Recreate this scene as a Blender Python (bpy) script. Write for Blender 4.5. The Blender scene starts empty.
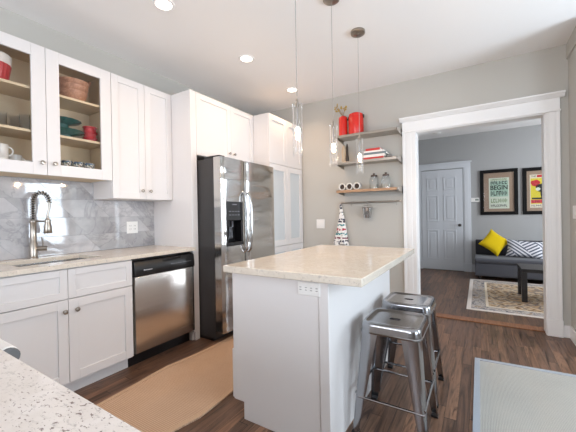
import bpy, bmesh, math, random
from mathutils import Vector, Matrix

random.seed(7)
SC = bpy.context.scene
COL = SC.collection
PI = math.pi

# ------------------------------------------------------------------ camera
yaw, pitch, roll = math.radians(31.68), math.radians(-0.247), math.radians(-0.998)
cd = bpy.data.cameras.new('camera')
cd.sensor_width = 36.0
cd.lens = 309.63 / 576 * 36.0
cd.clip_start = 0.02
cam = bpy.data.objects.new('camera', cd)
COL.objects.link(cam)
Fv = Vector((-math.sin(yaw) * math.cos(pitch), math.cos(yaw) * math.cos(pitch), math.sin(pitch)))
Rv = Vector((math.cos(yaw), math.sin(yaw), 0))
Uv = Rv.cross(Fv)
R2 = Rv * math.cos(roll) + Uv * math.sin(roll)
U2 = Uv * math.cos(roll) - Rv * math.sin(roll)
M = Matrix((R2, U2, -Fv)).transposed().to_4x4()
M.translation = Vector((0, 0, 1.212))
cam.matrix_world = M
SC.camera = cam

# ------------------------------------------------------------------ world, daylight, exposure
SC.view_settings.view_transform = 'Standard'
SC.view_settings.look = 'None'
SC.view_settings.gamma = 1
SC.view_settings.use_curve_mapping = False
SC.view_settings.exposure = 0.14
W = bpy.data.worlds.new('sky')
SC.world = W
W.use_nodes = True
wn = W.node_tree
wb = wn.nodes['Background']
wb.inputs['Color'].default_value = (0.78, 0.88, 1.0, 1)
wb.inputs['Strength'].default_value = 2.2


def daylight(name, loc, rot, sx, sy, power, col=(0.74, 0.87, 1.0)):
    l = bpy.data.lights.new(name, 'AREA')
    l.shape = 'RECTANGLE'
    l.size, l.size_y = sx, sy
    l.energy = power
    l.color = col
    o = bpy.data.objects.new(name, l)
    o.location = loc
    o.rotation_euler = rot
    COL.objects.link(o)
    return o


# area lights in the window openings; the large right and rear ones are added fill
daylight('window_daylight', (1.86, 2.9, 1.30), (0, PI / 2 + 0.10, 0), 1.5, 0.62, 36)
daylight('window_daylight', (1.86, 0.55, 1.45), (0, PI / 2 + 0.2, 0), 1.6, 1.6, 45)  # added fill light, in an invented window out of view
daylight('window_daylight', (-1.0, -2.42, 1.55), (PI / 2 + 0.02, 0, 0), 2.4, 1.6, 60, (0.90, 0.92, 1.0))  # added fill light from behind the viewer, in an invented window
daylight('window_daylight', (2.92, 5.6, 1.55), (0, PI / 2, 0), 1.6, 1.4, 80, (0.87, 0.93, 1.0))
CAN_POWER = 3.3
PENDANT_POWER = 8.0

# ------------------------------------------------------------------ materials
MATS = {}


class NT:
    """small wrapper for building node trees"""

    def __init__(self, name):
        self.m = bpy.data.materials.new(name)
        self.m.use_nodes = True
        self.t = self.m.node_tree
        self.b = self.t.nodes['Principled BSDF']
        self.out = self.t.nodes['Material Output']

    def n(self, typ, ins=None, **kw):
        nd = self.t.nodes.new(typ)
        for k, v in kw.items():
            setattr(nd, k, v)
        for k, v in (ins or {}).items():
            self.set(nd.inputs[k], v)
        return nd

    def set(self, sock, v):
        if isinstance(v, bpy.types.NodeSocket):
            self.t.links.new(v, sock)
        else:
            if hasattr(sock, 'default_value'):
                if sock.type == 'RGBA' and len(v) == 3:
                    v = (*v, 1)
                sock.default_value = v

    def math(self, op, a, b=0.0, c=0.0):
        nd = self.t.nodes.new('ShaderNodeMath')
        nd.operation = op
        for i, v in enumerate((a, b, c)):
            self.set(nd.inputs[i], v)
        return nd.outputs[0]

    def ramp(self, fac, stops, interp='LINEAR'):
        nd = self.t.nodes.new('ShaderNodeValToRGB')
        nd.color_ramp.interpolation = interp
        el = nd.color_ramp.elements
        while len(el) < len(stops):
            el.new(0.5)
        for e, (p, c) in zip(el, stops):
            e.position = p
            e.color = (*c, 1) if len(c) == 3 else c
        self.set(nd.inputs[0], fac)
        return nd.outputs[0]

    def mix(self, fac, a, b, typ='MIX'):
        nd = self.t.nodes.new('ShaderNodeMix')
        nd.data_type = 'RGBA'
        nd.blend_type = typ
        self.set(nd.inputs[0], fac)
        self.set(nd.inputs[6], a)
        self.set(nd.inputs[7], b)
        return nd.outputs[2]

    def coord(self, scale=(1, 1, 1), rot=(0, 0, 0), kind='Object'):
        tc = self.t.nodes.new('ShaderNodeTexCoord')
        mp = self.n('ShaderNodeMapping', {'Vector': tc.outputs[kind], 'Scale': scale, 'Rotation': rot})
        return mp.outputs[0]

    def noise(self, vec, scale, detail=3, rough=0.5, dist=0.0):
        nd = self.n('ShaderNodeTexNoise', {'Vector': vec, 'Scale': scale, 'Detail': detail, 'Roughness': rough, 'Distortion': dist})
        return nd.outputs[0]

    def bump(self, h, strength=0.3, dist=0.01):
        nd = self.n('ShaderNodeBump', {'Height': h, 'Strength': strength, 'Distance': dist})
        self.set(self.b.inputs['Normal'], nd.outputs[0])

    def p(self, **kw):
        for k, v in kw.items():
            self.set(self.b.inputs[k.replace('_', ' ')], v)


def lin(r, g, b):
    f = lambda c: (c / 255 / 12.92) if c / 255 <= 0.04045 else ((c / 255 + 0.055) / 1.055) ** 2.4
    return (f(r), f(g), f(b))


def plain(name, col, rough=0.5, metal=0.0, var=0.0, scale=8.0, bump=0.0, **kw):
    if name in MATS:
        return MATS[name]
    k = NT(name)
    if var or bump:
        v = k.coord()
        nz = k.noise(v, scale, 4)
        c2 = tuple(min(1, c * (1 - var)) for c in col)
        k.p(Base_Color=k.mix(nz, col, c2))
        if bump:
            k.bump(k.noise(v, scale * 6, 3), bump, 0.004)
    else:
        k.p(Base_Color=col)
    k.p(Roughness=rough, Metallic=metal)
    for a, v in kw.items():
        k.p(**{a: v})
    MATS[name] = k.m
    return k.m


def emit(name, col, strength):
    k = NT(name)
    k.p(Base_Color=col, Emission_Color=col, Emission_Strength=strength)
    MATS[name] = k.m
    return k.m


def thin_glass(name, tint=(1, 1, 1), refl=0.12):
    k = NT(name)
    tr = k.n('ShaderNodeBsdfTransparent', {'Color': tint})
    gl = k.n('ShaderNodeBsdfGlossy', {'Color': (1, 1, 1), 'Roughness': 0.03})
    lw = k.n('ShaderNodeLayerWeight', {'Blend': 0.12})
    fac = k.math('ADD', k.math('MULTIPLY', lw.outputs['Fresnel'], 0.7), refl * 0.2)
    mx = k.n('ShaderNodeMixShader', {0: fac, 1: tr.outputs[0], 2: gl.outputs[0]})
    k.t.links.new(mx.outputs[0], k.out.inputs[0])
    MATS[name] = k.m
    return k.m


cab_white = plain('cabinet_paint', lin(225, 221, 219), 0.38, var=0.02, scale=3)
island_white = cab_white
trim_white = plain('trim_paint', lin(241, 240, 239), 0.4, var=0.02, scale=3)
wall_paint = plain('wall_paint', lin(190, 187, 180), 0.75, var=0.03, scale=2, bump=0.05)
far_paint = plain('far_wall_paint', lin(168, 168, 168), 0.75, var=0.03, scale=2, bump=0.05)
ceil_paint = plain('ceiling_paint', lin(242, 240, 238), 0.85, var=0.02, scale=1.5, bump=0.04)
door_paint = plain('door_paint', lin(214, 217, 222), 0.45, var=0.02, scale=3)
maple = plain('maple_interior', lin(226, 204, 170), 0.5, var=0.15, scale=5)
black_plastic = plain('black_plastic', lin(22, 22, 24), 0.28, var=0.1)
dark_void = plain('dark_void', lin(14, 13, 13), 0.7, var=0.1)
fridge_side = plain('fridge_side_grey', lin(58, 56, 56), 0.4, var=0.1)
nickel = plain('brushed_nickel', lin(168, 160, 150), 0.28, 1.0, var=0.1, scale=30)
chrome = plain('chrome', lin(200, 200, 200), 0.12, 1.0, var=0.03)
red_enamel = plain('red_enamel', lin(214, 44, 34), 0.25, var=0.08)
white_plastic = plain('white_plastic', lin(238, 236, 232), 0.35, var=0.02)
white_china = plain('white_china', lin(236, 232, 226), 0.2, var=0.02)
glass = thin_glass('clear_glass')
pane_glass = thin_glass('cabinet_glass', (0.98, 0.975, 0.97), 0.06)
window_glass = thin_glass('window_glass', (0.97, 0.99, 1.0), 0.05)


def make_steel(name, col, rough, axis='z', amt=0.10, wave=0.0):
    k = NT(name)
    sc = {'z': (140, 140, 2), 'x': (2, 140, 140), 'y': (140, 2, 140)}[axis]
    v = k.coord(sc)
    nz = k.noise(v, 1.0, 3)
    k.p(Base_Color=k.mix(nz, col, tuple(c * 0.86 for c in col)), Metallic=1.0)
    k.p(Roughness=k.math('ADD', k.math('MULTIPLY', nz, amt), rough - amt / 2))
    if wave:
        lo = k.noise(k.coord((0.5, 1.3, 5.5)), 1.0, 1, 0.4)
        k.bump(k.math('ADD', k.math('MULTIPLY', nz, 0.02), k.math('MULTIPLY', lo, 4.0 * wave)), 0.5, 0.014)
    else:
        k.bump(nz, 0.04, 0.001)
    MATS[name] = k.m
    return k.m


steel = make_steel('stainless_steel', lin(212, 211, 209), 0.17, 'y', 0.10, 1.0)
steel_dw = make_steel('stainless_dishwasher', lin(226, 222, 218), 0.25, 'y')
stool_metal = make_steel('gunmetal_stool', lin(164, 164, 167), 0.17, 'z', 0.12)
shelf_metal = make_steel('shelf_steel', lin(178, 170, 160), 0.3, 'x')


def make_floor():
    k = NT('dark_oak_floor')
    tc = k.t.nodes.new('ShaderNodeTexCoord')
    sp = k.n('ShaderNodeSeparateXYZ', {0: tc.outputs['Object']})
    x, y = sp.outputs[0], sp.outputs[1]
    row = k.math('FLOOR', k.math('DIVIDE', x, 0.064))
    rr = k.n('ShaderNodeTexWhiteNoise', {'W': row}, noise_dimensions='1D').outputs[0]
    yy = k.math('ADD', k.math('DIVIDE', y, 1.15), k.math('MULTIPLY', rr, 7.3))
    seg = k.math('FLOOR', yy)
    cmb = k.n('ShaderNodeCombineXYZ', {0: row, 1: seg})
    wn_ = k.n('ShaderNodeTexWhiteNoise', {'Vector': cmb.outputs[0]}, noise_dimensions='2D')
    rnd = wn_.outputs[0]
    off = k.math('MULTIPLY', rnd, 37.0)
    gv = k.n('ShaderNodeCombineXYZ', {0: k.math('ADD', k.math('MULTIPLY', x, 22.0), off), 1: k.math('ADD', k.math('MULTIPLY', y, 1.6), off), 2: off})
    grain = k.noise(gv.outputs[0], 1.0, 5, 0.62, 1.4)
    gv2 = k.n('ShaderNodeCombineXYZ', {0: k.math('ADD', k.math('MULTIPLY', x, 90.0), off), 1: k.math('MULTIPLY', y, 3.0), 2: off})
    fine = k.noise(gv2.outputs[0], 1.0, 3, 0.6, 0.3)
    base = k.ramp(rnd, [(0.0, lin(94, 71, 58)), (0.35, lin(104, 79, 64)), (0.7, lin(116, 88, 70)), (1.0, lin(130, 98, 77))])
    g = k.ramp(grain, [(0.30, (0.24, 0.22, 0.21)), (0.44, (0.84, 0.82, 0.80)), (0.58, (1.40, 1.35, 1.30)), (0.67, (0.46, 0.42, 0.40))])
    c = k.mix(1.0, base, g, 'MULTIPLY')
    f2 = k.ramp(fine, [(0.3, (0.72, 0.70, 0.70)), (0.6, (1.05, 1.05, 1.05))])
    c = k.mix(0.7, c, k.mix(1.0, c, f2, 'MULTIPLY'))
    fx = k.math('FRACT', k.math('DIVIDE', x, 0.064))
    fy = k.math('FRACT', yy)
    gx = k.math('LESS_THAN', fx, 0.03)
    gy = k.math('LESS_THAN', fy, 0.004)
    gap = k.math('MAXIMUM', gx, gy)
    c = k.mix(gap, c, lin(34, 24, 18))
    k.p(Base_Color=c, Roughness=k.math('ADD', 0.30, k.math('MULTIPLY', grain, 0.14)))
    k.p(Specular_IOR_Level=0.45)
    k.bump(k.math('SUBTRACT', k.math('MULTIPLY', grain, 0.25), gap), 0.25, 0.003)
    return k.m


def make_granite(name, base, warm, speck_amt, scale=1.0):
    k = NT(name)
    v = k.coord()
    n1 = k.noise(v, 9 * scale, 5, 0.6, 0.8)
    c = k.ramp(n1, [(0.30, base), (0.55, warm), (0.75, base)])
    st = k.coord((1.0, 2.6, 1.0), (0, 0, 0.6))
    n2 = k.noise(st, 30 * scale, 5, 0.72, 0.6)
    grey = k.ramp(n2, [(0.56, (0, 0, 0)), (0.70, (1, 1, 1))])
    c = k.mix(k.math('MULTIPLY', grey, 0.65), c, lin(150, 142, 136))
    n3 = k.noise(k.coord((1.0, 1.8, 1.0), (0, 0, 0.5)), 62 * scale, 4, 0.6, 0.3)
    dk = k.ramp(n3, [(0.66 - speck_amt, (0, 0, 0)), (0.70 - speck_amt, (1, 1, 1))])
    n4 = k.noise(v, 5 * scale, 2)
    dk = k.math('MULTIPLY', dk, k.ramp(n4, [(0.38, (0.15, 0.15, 0.15)), (0.60, (1, 1, 1))]))
    c = k.mix(k.math('MULTIPLY', dk, 0.75), c, lin(96, 74, 66))
    k.p(Base_Color=c, Roughness=0.16, Specular_IOR_Level=0.5)
    return k.m


def make_marble():
    k = NT('marble_tile')
    tc = k.t.nodes.new('ShaderNodeTexCoord')
    sp = k.n('ShaderNodeSeparateXYZ', {0: tc.outputs['Object']})
    y, z = sp.outputs[1], sp.outputs[2]
    h, w = 0.1525, 0.305
    zr = k.math('DIVIDE', k.math('SUBTRACT', z, 0.914), h)
    row = k.math('FLOOR', zr)
    fz = k.math('FRACT', zr)
    u = k.math('DIVIDE', k.math('ADD', k.math('SUBTRACT', y, k.math('MULTIPLY', fz, -h)), k.math('MULTIPLY', row, 0.115)), w)
    colm = k.math('FLOOR', u)
    fu = k.math('FRACT', u)
    cmb = k.n('ShaderNodeCombineXYZ', {0: row, 1: colm})
    wn_ = k.n('ShaderNodeTexWhiteNoise', {'Vector': cmb.outputs[0]}, noise_dimensions='2D')
    rnd = wn_.outputs[0]
    sepc = k.n('ShaderNodeSeparateColor', {0: wn_.outputs[1]})
    vec = k.n('ShaderNodeCombineXYZ', {0: k.math('MULTIPLY', rnd, 31.0), 1: k.math('ADD', y, k.math('MULTIPLY', sepc.outputs[0], 13.0)), 2: z})
    cloud = k.noise(vec.outputs[0], 5.0, 5, 0.6, 0.3)
    vein = k.noise(vec.outputs[0], 3.2, 6, 0.62, 0.7)
    vv = k.math('ABSOLUTE', k.math('SUBTRACT', vein, 0.5))
    vr = k.ramp(vv, [(0.0, (1, 1, 1)), (0.03, (0, 0, 0))])
    c = k.ramp(cloud, [(0.25, lin(168, 167, 170)), (0.5, lin(192, 190, 191)), (0.75, lin(212, 210, 210))])
    c = k.mix(k.math('MULTIPLY', vr, 0.4), c, lin(128, 128, 134))
    tone = k.math('ADD', 0.80, k.math('MULTIPLY', rnd, 0.24))
    tcol = k.n('ShaderNodeCombineXYZ', {0: tone, 1: tone, 2: tone})
    c = k.mix(1.0, c, tcol.outputs[0], 'MULTIPLY')
    gz = k.math('LESS_THAN', fz, 0.018)
    gu = k.math('LESS_THAN', fu, 0.010)
    gap = k.math('MAXIMUM', gz, gu)
    c = k.mix(gap, c, lin(150, 150, 154))
    k.p(Base_Color=c, Roughness=k.math('ADD', 0.05, k.math('MULTIPLY', gap, 0.4)), Specular_IOR_Level=0.8)
    tilt = k.math('ADD', k.math('MULTIPLY', fu, k.math('SUBTRACT', sepc.outputs[1], 0.5)), k.math('MULTIPLY', fz, k.math('SUBTRACT', sepc.outputs[2], 0.5)))
    hgt = k.math('SUBTRACT', k.math('MULTIPLY', tilt, 2.4), k.math('MULTIPLY', gap, 0.5))
    k.bump(hgt, 0.35, 0.004)
    return k.m


def make_weave(name, a, b, scale, bumpk=0.5):
    k = NT(name)
    v = k.coord()
    w1 = k.n('ShaderNodeTexWave', {'Vector': v, 'Scale': scale, 'Distortion': 1.2, 'Detail': 2}, bands_direction='X').outputs[1]
    w2 = k.n('ShaderNodeTexWave', {'Vector': v, 'Scale': scale * 0.8, 'Distortion': 1.2, 'Detail': 2}, bands_direction='Y').outputs[1]
    m = k.math('MULTIPLY', w1, w2)
    n = k.noise(v, 2.5, 4)
    m2 = k.math('ADD', k.math('MULTIPLY', m, 0.7), k.math('MULTIPLY', n, 0.3))
    k.p(Base_Color=k.ramp(m2, [(0.05, a), (0.55, b)]), Roughness=0.95, Specular_IOR_Level=0.1)
    k.bump(m, bumpk, 0.004)
    return k.m


def make_fabric(name, col, var=0.25):
    k = NT(name)
    v = k.coord()
    n = k.noise(v, 260, 2)
    n2 = k.noise(v, 6, 3)
    c = k.mix(n, col, tuple(c_ * (1 - var) for c_ in col))
    c = k.mix(k.math('MULTIPLY', n2, 0.3), c, tuple(min(1, c_ * 1.3) for c_ in col))
    k.p(Base_Color=c, Roughness=0.9, Specular_IOR_Level=0.15, Sheen_Weight=0.15)
    k.bump(n, 0.2, 0.002)
    return k.m


def make_chevron(name):
    k = NT(name)
    tc = k.t.nodes.new('ShaderNodeTexCoord')
    sp = k.n('ShaderNodeSeparateXYZ', {0: tc.outputs['Object']})
    x, z = sp.outputs[0], sp.outputs[2]
    # blocks of slanted stripes that change direction
    blk = k.math('FLOOR', k.math('DIVIDE', k.math('ADD', x, k.math('MULTIPLY', z, 0.9)), 0.24))
    par = k.math('MODULO', k.math('ADD', blk, 10.0), 2.0)
    s1 = k.math('ADD', k.math('MULTIPLY', x, 0.9), k.math('MULTIPLY', z, 1.3))
    s2 = k.math('SUBTRACT', k.math('MULTIPLY', x, 0.9), k.math('MULTIPLY', z, 1.3))
    s = k.math('ADD', k.math('MULTIPLY', s1, par), k.math('MULTIPLY', s2, k.math('SUBTRACT', 1.0, par)))
    st = k.math('GREATER_THAN', k.math('FRACT', k.math('ADD', k.math('DIVIDE', s, 0.075), 20.0)), 0.52)
    n = k.noise(k.coord(), 240, 2)
    c = k.mix(st, lin(226, 226, 230), lin(72, 78, 96))
    k.p(Base_Color=k.mix(k.math('MULTIPLY', n, 0.25), c, lin(150, 150, 156)), Roughness=0.9)
    return k.m


def make_towel():
    k = NT('patterned_towel')
    tc = k.t.nodes.new('ShaderNodeTexCoord')
    sp = k.n('ShaderNodeSeparateXYZ', {0: tc.outputs['Object']})
    z = sp.outputs[2]
    tt = k.math('DIVIDE', k.math('SUBTRACT', 0.245, z), 0.535)
    wht, nav, tea, cri = lin(236, 233, 230), lin(40, 42, 64), lin(60, 134, 138), lin(176, 44, 70)
    bands = k.ramp(tt, [(0.0, nav), (0.14, wht), (0.20, nav), (0.26, wht), (0.36, nav), (0.46, wht), (0.50, tea), (0.55, wht),
                        (0.60, cri), (0.66, wht), (0.71, tea), (0.77, wht), (0.81, lin(110, 30, 52)), (0.86, wht), (0.89, nav), (0.94, wht)], 'CONSTANT')
    vo = k.n('ShaderNodeTexVoronoi', {'Vector': k.coord((1, 1, 1)), 'Scale': 44}).outputs[0]
    sp2 = k.math('GREATER_THAN', vo, 0.56)
    c = k.mix(sp2, bands, lin(238, 236, 232))
    n = k.noise(k.coord((30, 30, 26)), 1.0, 2)
    dk = k.math('GREATER_THAN', n, 0.64)
    c = k.mix(dk, c, lin(40, 38, 56))
    k.p(Base_Color=c, Roughness=0.9)
    return k.m


def make_persian():
    k = NT('faded_oriental_rug')
    tc = k.t.nodes.new('ShaderNodeTexCoord')
    sp = k.n('ShaderNodeSeparateXYZ', {0: tc.outputs['Object']})
    x, y = sp.outputs[0], sp.outputs[1]      # object origin sits at the rug's centre
    hx, hy = 0.98, 1.0
    dx = k.math('SUBTRACT', hx, k.math('ABSOLUTE', x))
    dy = k.math('SUBTRACT', hy, k.math('ABSOLUTE', y))
    d = k.math('MINIMUM', dx, dy)
    v = k.coord()
    n = k.noise(v, 9, 5, 0.65, 1.5)
    vo = k.n('ShaderNodeTexVoronoi', {'Vector': v, 'Scale': 9.0}, feature='F1').outputs[0]
    field = k.ramp(k.math('ADD', k.math('MULTIPLY', n, 0.6), k.math('MULTIPLY', vo, 0.5)), [
        (0.34, lin(70, 56, 48)), (0.44, lin(180, 148, 114)), (0.55, lin(206, 186, 160)), (0.64, lin(120, 108, 104)), (0.76, lin(192, 160, 124))])
    border = k.ramp(k.noise(v, 16, 4, 0.6, 1.0), [(0.38, lin(112, 108, 112)), (0.5, lin(194, 186, 180)), (0.62, lin(156, 134, 114))])
    isb = k.math('LESS_THAN', d, 0.22)
    c = k.mix(isb, field, border)
    line = k.math('MULTIPLY', k.math('GREATER_THAN', d, 0.21), k.math('LESS_THAN', d, 0.24))
    c = k.mix(line, c, lin(224, 210, 190))
    edge = k.math('LESS_THAN', d, 0.05)
    c = k.mix(edge, c, lin(222, 212, 204))
    k.p(Base_Color=c, Roughness=0.95, Specular_IOR_Level=0.1)
    k.bump(k.noise(v, 300, 2), 0.3, 0.003)
    return k.m


def make_wood(name, a, b, axis=(1, 8, 8), rough=0.45):
    k = NT(name)
    n = k.noise(k.coord(axis), 6, 5, 0.6, 1.0)
    k.p(Base_Color=k.ramp(n, [(0.3, a), (0.7, b)]), Roughness=rough)
    return k.m


floor_mat = make_floor()
granite = make_granite('island_granite', lin(224, 214, 200), lin(214, 203, 188), 0.03, 1.5)
granite_near = make_granite('peninsula_granite', lin(224, 216, 210), lin(216, 207, 199), 0.07, 1.7)
marble = make_marble()
jute = make_weave('jute_weave', lin(170, 138, 112), lin(216, 184, 156), 34, 0.35)
jute_band = make_weave('jute_binding', lin(180, 148, 120), lin(212, 182, 154), 60, 0.2)
grey_weave = make_weave('pale_grey_weave', lin(146, 145, 141), lin(194, 190, 181), 42)
grey_band = make_weave('grey_binding', lin(150, 156, 164), lin(176, 180, 186), 80, 0.2)
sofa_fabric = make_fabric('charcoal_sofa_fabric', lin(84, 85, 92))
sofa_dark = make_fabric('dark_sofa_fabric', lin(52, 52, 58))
yellow_fabric = make_fabric('yellow_velvet', lin(222, 190, 20), 0.2)
chevron = make_chevron('white_navy_stripe')
towel_mat = make_towel()
persian = make_persian()
wood_bowl = make_wood('warm_wood', lin(158, 108, 82), lin(208, 160, 132))
shelf_wood = make_wood('shelf_edge_wood', lin(150, 116, 88), lin(186, 150, 118))
espresso = make_wood('espresso_wood', lin(26, 23, 24), lin(42, 38, 38), rough=0.35)
strip_wood = make_wood('threshold_wood', lin(120, 78, 52), lin(158, 108, 76), (8, 1, 8))
frosted = plain('frosted_panel', lin(206, 210, 212), 0.35, var=0.05, scale=4)


# ------------------------------------------------------------------ geometry helpers
ORIG = {}


class B:
    """collects shapes, then links them as ONE mesh object"""

    def __init__(self):
        self.bm = bmesh.new()

    def box(self, x0, x1, y0, y1, z0, z1):
        vs = [self.bm.verts.new((x, y, z)) for x in (x0, x1) for y in (y0, y1) for z in (z0, z1)]
        for f in ((0, 1, 3, 2), (4, 6, 7, 5), (0, 4, 5, 1), (2, 3, 7, 6), (0, 2, 6, 4), (1, 5, 7, 3)):
            self.bm.faces.new([vs[i] for i in f])
        return self

    def prism(self, pts, axis, a, b):
        """polygon pts in the plane normal to axis, extruded from a to b"""
        def P(u, v, w):
            return {'x': (w, u, v), 'y': (u, w, v), 'z': (u, v, w)}[axis]
        lo = [self.bm.verts.new(P(u, v, a)) for u, v in pts]
        hi = [self.bm.verts.new(P(u, v, b)) for u, v in pts]
        n = len(pts)
        self.bm.faces.new(lo[::-1])
        self.bm.faces.new(hi)
        for i in range(n):
            self.bm.faces.new((lo[i], lo[(i + 1) % n], hi[(i + 1) % n], hi[i]))
        return self

    def lathe(self, prof, c, axis='z', seg=24, cap=True):
        """prof: list of (radius, height) along axis from centre c"""
        rings = []
        for r, h in prof:
            ring = []
            for i in range(seg):
                a = 2 * PI * i / seg
                u, v = r * math.cos(a), r * math.sin(a)
                p = {'z': (u, v, h), 'x': (h, u, v), 'y': (u, h, v)}[axis]
                ring.append(self.bm.verts.new((c[0] + p[0], c[1] + p[1], c[2] + p[2])))
            rings.append(ring)
        for a, b in zip(rings, rings[1:]):
            for i in range(seg):
                j = (i + 1) % seg
                self.bm.faces.new((a[i], a[j], b[j], b[i]))
        if cap:
            if prof[0][0] > 1e-4:
                self.bm.faces.new(rings[0][::-1])
            if prof[-1][0] > 1e-4:
                self.bm.faces.new(rings[-1])
        return self

    def tube(self, pts, r, seg=10, closed=False):
        pts = [Vector(p) for p in pts]
        rad = r if isinstance(r, (list, tuple)) else [r] * len(pts)
        n = len(pts)
        rings = []
        up = None
        for i, p in enumerate(pts):
            a = pts[i - 1] if (i > 0 or closed) else p
            b = pts[(i + 1) % n] if (i < n - 1 or closed) else p
            t = (b - a).normalized()
            if up is None:
                up = Vector((0, 0, 1)) if abs(t.z) < 0.9 else Vector((1, 0, 0))
            s = t.cross(up)
            if s.length < 1e-5:
                s = t.cross(Vector((0, 1, 0.3)))
            s.normalize()
            up = s.cross(t).normalized()
            rings.append([self.bm.verts.new(p + (s * math.cos(2 * PI * k / seg) + up * math.sin(2 * PI * k / seg)) * rad[i]) for k in range(seg)])
        m = n if closed else n - 1
        for i in range(m):
            a, b = rings[i], rings[(i + 1) % n]
            for k in range(seg):
                j = (k + 1) % seg
                self.bm.faces.new((a[k], a[j], b[j], b[k]))
        if not closed:
            self.bm.faces.new(rings[0][::-1])
            self.bm.faces.new(rings[-1])
        return self

    def loft(self, rings, cap=True):
        rs = [[self.bm.verts.new(p) for p in ring] for ring in rings]
        n = len(rs[0])
        for a, b in zip(rs, rs[1:]):
            for i in range(n):
                j = (i + 1) % n
                self.bm.faces.new((a[i], a[j], b[j], b[i]))
        if cap:
            self.bm.faces.new(rs[0][::-1])
            self.bm.faces.new(rs[-1])
        return self

    def sphere(self, c, r, seg=16, scale=(1, 1, 1)):
        m = Matrix.Translation(c) @ Matrix.Diagonal((r * scale[0], r * scale[1], r * scale[2], 1))
        bmesh.ops.create_uvsphere(self.bm, u_segments=seg, v_segments=max(6, seg // 2), radius=1.0, matrix=m)
        return self

    def obj(self, name, mat, parent=None, bevel=0.0, smooth=True, loc=None, seg=2):
        bmesh.ops.recalc_face_normals(self.bm, faces=self.bm.faces[:])
        o0 = Vector((0, 0, 0))
        if parent is not None:
            o0 = ORIG.get(parent.name, Vector((0, 0, 0)))
        elif loc is not None:
            o0 = Vector(loc)
        if o0.length > 0:
            bmesh.ops.translate(self.bm, verts=self.bm.verts[:], vec=-o0)
        me = bpy.data.meshes.new(name)
        self.bm.to_mesh(me)
        self.bm.free()
        me.materials.append(mat)
        if smooth:
            for p in me.polygons:
                p.use_smooth = True
            me.set_sharp_from_angle(angle=math.radians(38))
        o = bpy.data.objects.new(name, me)
        COL.objects.link(o)
        if parent is not None:
            o.parent = parent
            ORIG[o.name] = o0
        else:
            o.location = o0
            ORIG[o.name] = o0
        if bevel:
            md = o.modifiers.new('bevel', 'BEVEL')
            md.width = bevel
            md.segments = seg
            md.limit_method = 'ANGLE'
            md.angle_limit = math.radians(40)
            md.harden_normals = False
        return o


def thing(name, loc, label, cat, group=None):
    o = bpy.data.objects.new(name, None)
    o.empty_display_size = 0.05
    COL.objects.link(o)
    o.location = loc
    ORIG[o.name] = Vector(loc)
    return tag(o, label, cat, group)


def tag(o, label, cat, group=None):
    o['label'] = label
    o['category'] = cat
    if group:
        o['group'] = group
    return o


def struct(o):
    o['kind'] = 'structure'
    return o


def copy_thing(src, loc, label=None):
    """a copy of a thing with its parts and sub-parts"""
    c = src.copy()
    COL.objects.link(c)
    c.location = loc
    if label:
        c['label'] = label
    stack = [(src, c)]
    while stack:
        s, d = stack.pop()
        for ch in list(s.children):
            k = ch.copy()
            COL.objects.link(k)
            k.parent = d
            stack.append((ch, k))
    return c


def sup(w, d, n, e=6.0):
    """superellipse outline, half sizes w, d"""
    out = []
    for i in range(n):
        a = 2 * PI * i / n
        c, s = math.cos(a), math.sin(a)
        out.append((w * math.copysign(abs(c) ** (2 / e), c), d * math.copysign(abs(s) ** (2 / e), s)))
    return out


def rrect(u0, u1, v0, v1, r, k=4):
    pts = []
    for cx, cy, a0 in ((u1 - r, v1 - r, 0), (u0 + r, v1 - r, 90), (u0 + r, v0 + r, 180), (u1 - r, v0 + r, 270)):
        for i in range(k + 1):
            a = math.radians(a0 + 90 * i / k)
            pts.append((cx + r * math.cos(a), cy + r * math.sin(a)))
    return pts


# ================================================================== THE SHELL
XL, YB, ZC = -2.966, 3.88, 2.772      # left wall, back wall, ceiling
XR = 1.95                              # right side with the windows, the larger one added for fill
YN = -2.5                              # wall behind the viewer
YF = 7.22                              # far wall of the next room
XN = 0.73                              # stub of right wall beside the doorway
OL, OR_, OT = -0.620, 0.552, 2.156    # doorway opening

struct(B().box(XL - 0.2, 3.1, YN - 0.2, YF + 0.2, -0.1, 0).obj('floor', floor_mat, smooth=False))
struct(B().box(XL - 0.2, 3.1, YN - 0.2, YF + 0.2, ZC, ZC + 0.1).obj('ceiling', ceil_paint, smooth=False))
struct(B().box(XL - 0.15, XL, YN, YB + 0.11, 0, ZC).obj('wall_left', wall_paint, smooth=False))
wb_ = B()
wb_.box(XL, OL, YB, YB + 0.11, 0, ZC).box(OL, OR_, YB, YB + 0.11, OT, ZC).box(OR_, 3.0, YB, YB + 0.11, 0, ZC)
struct(wb_.obj('wall_back', wall_paint, smooth=False))
struct(B().box(XN, XN + 0.12, 3.36, YB, 0, ZC).box(XN + 0.12, XR, 3.36, 3.48, 0, ZC).obj('wall_right', wall_paint, smooth=False))


def wall_with_holes(name, axis, a0, a1, t0, t1, holes, mat):
    """wall in plane axis ('x' or 'y'); runs a0..a1 on the other axis; holes (u0,u1,z0,z1)"""
    b = B()

    def bx(u0, u1, z0, z1):
        if u1 - u0 < 1e-4 or z1 - z0 < 1e-4:
            return
        if axis == 'x':
            b.box(t0, t1, u0, u1, z0, z1)
        else:
            b.box(u0, u1, t0, t1, z0, z1)
    u = a0
    for (h0, h1, z0, z1) in sorted(holes):
        bx(u, h0, 0, ZC)
        bx(h0, h1, 0, z0)
        bx(h0, h1, z1, ZC)
        u = h1
    bx(u, a1, 0, ZC)
    return struct(b.obj(name, mat, smooth=False))


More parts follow.
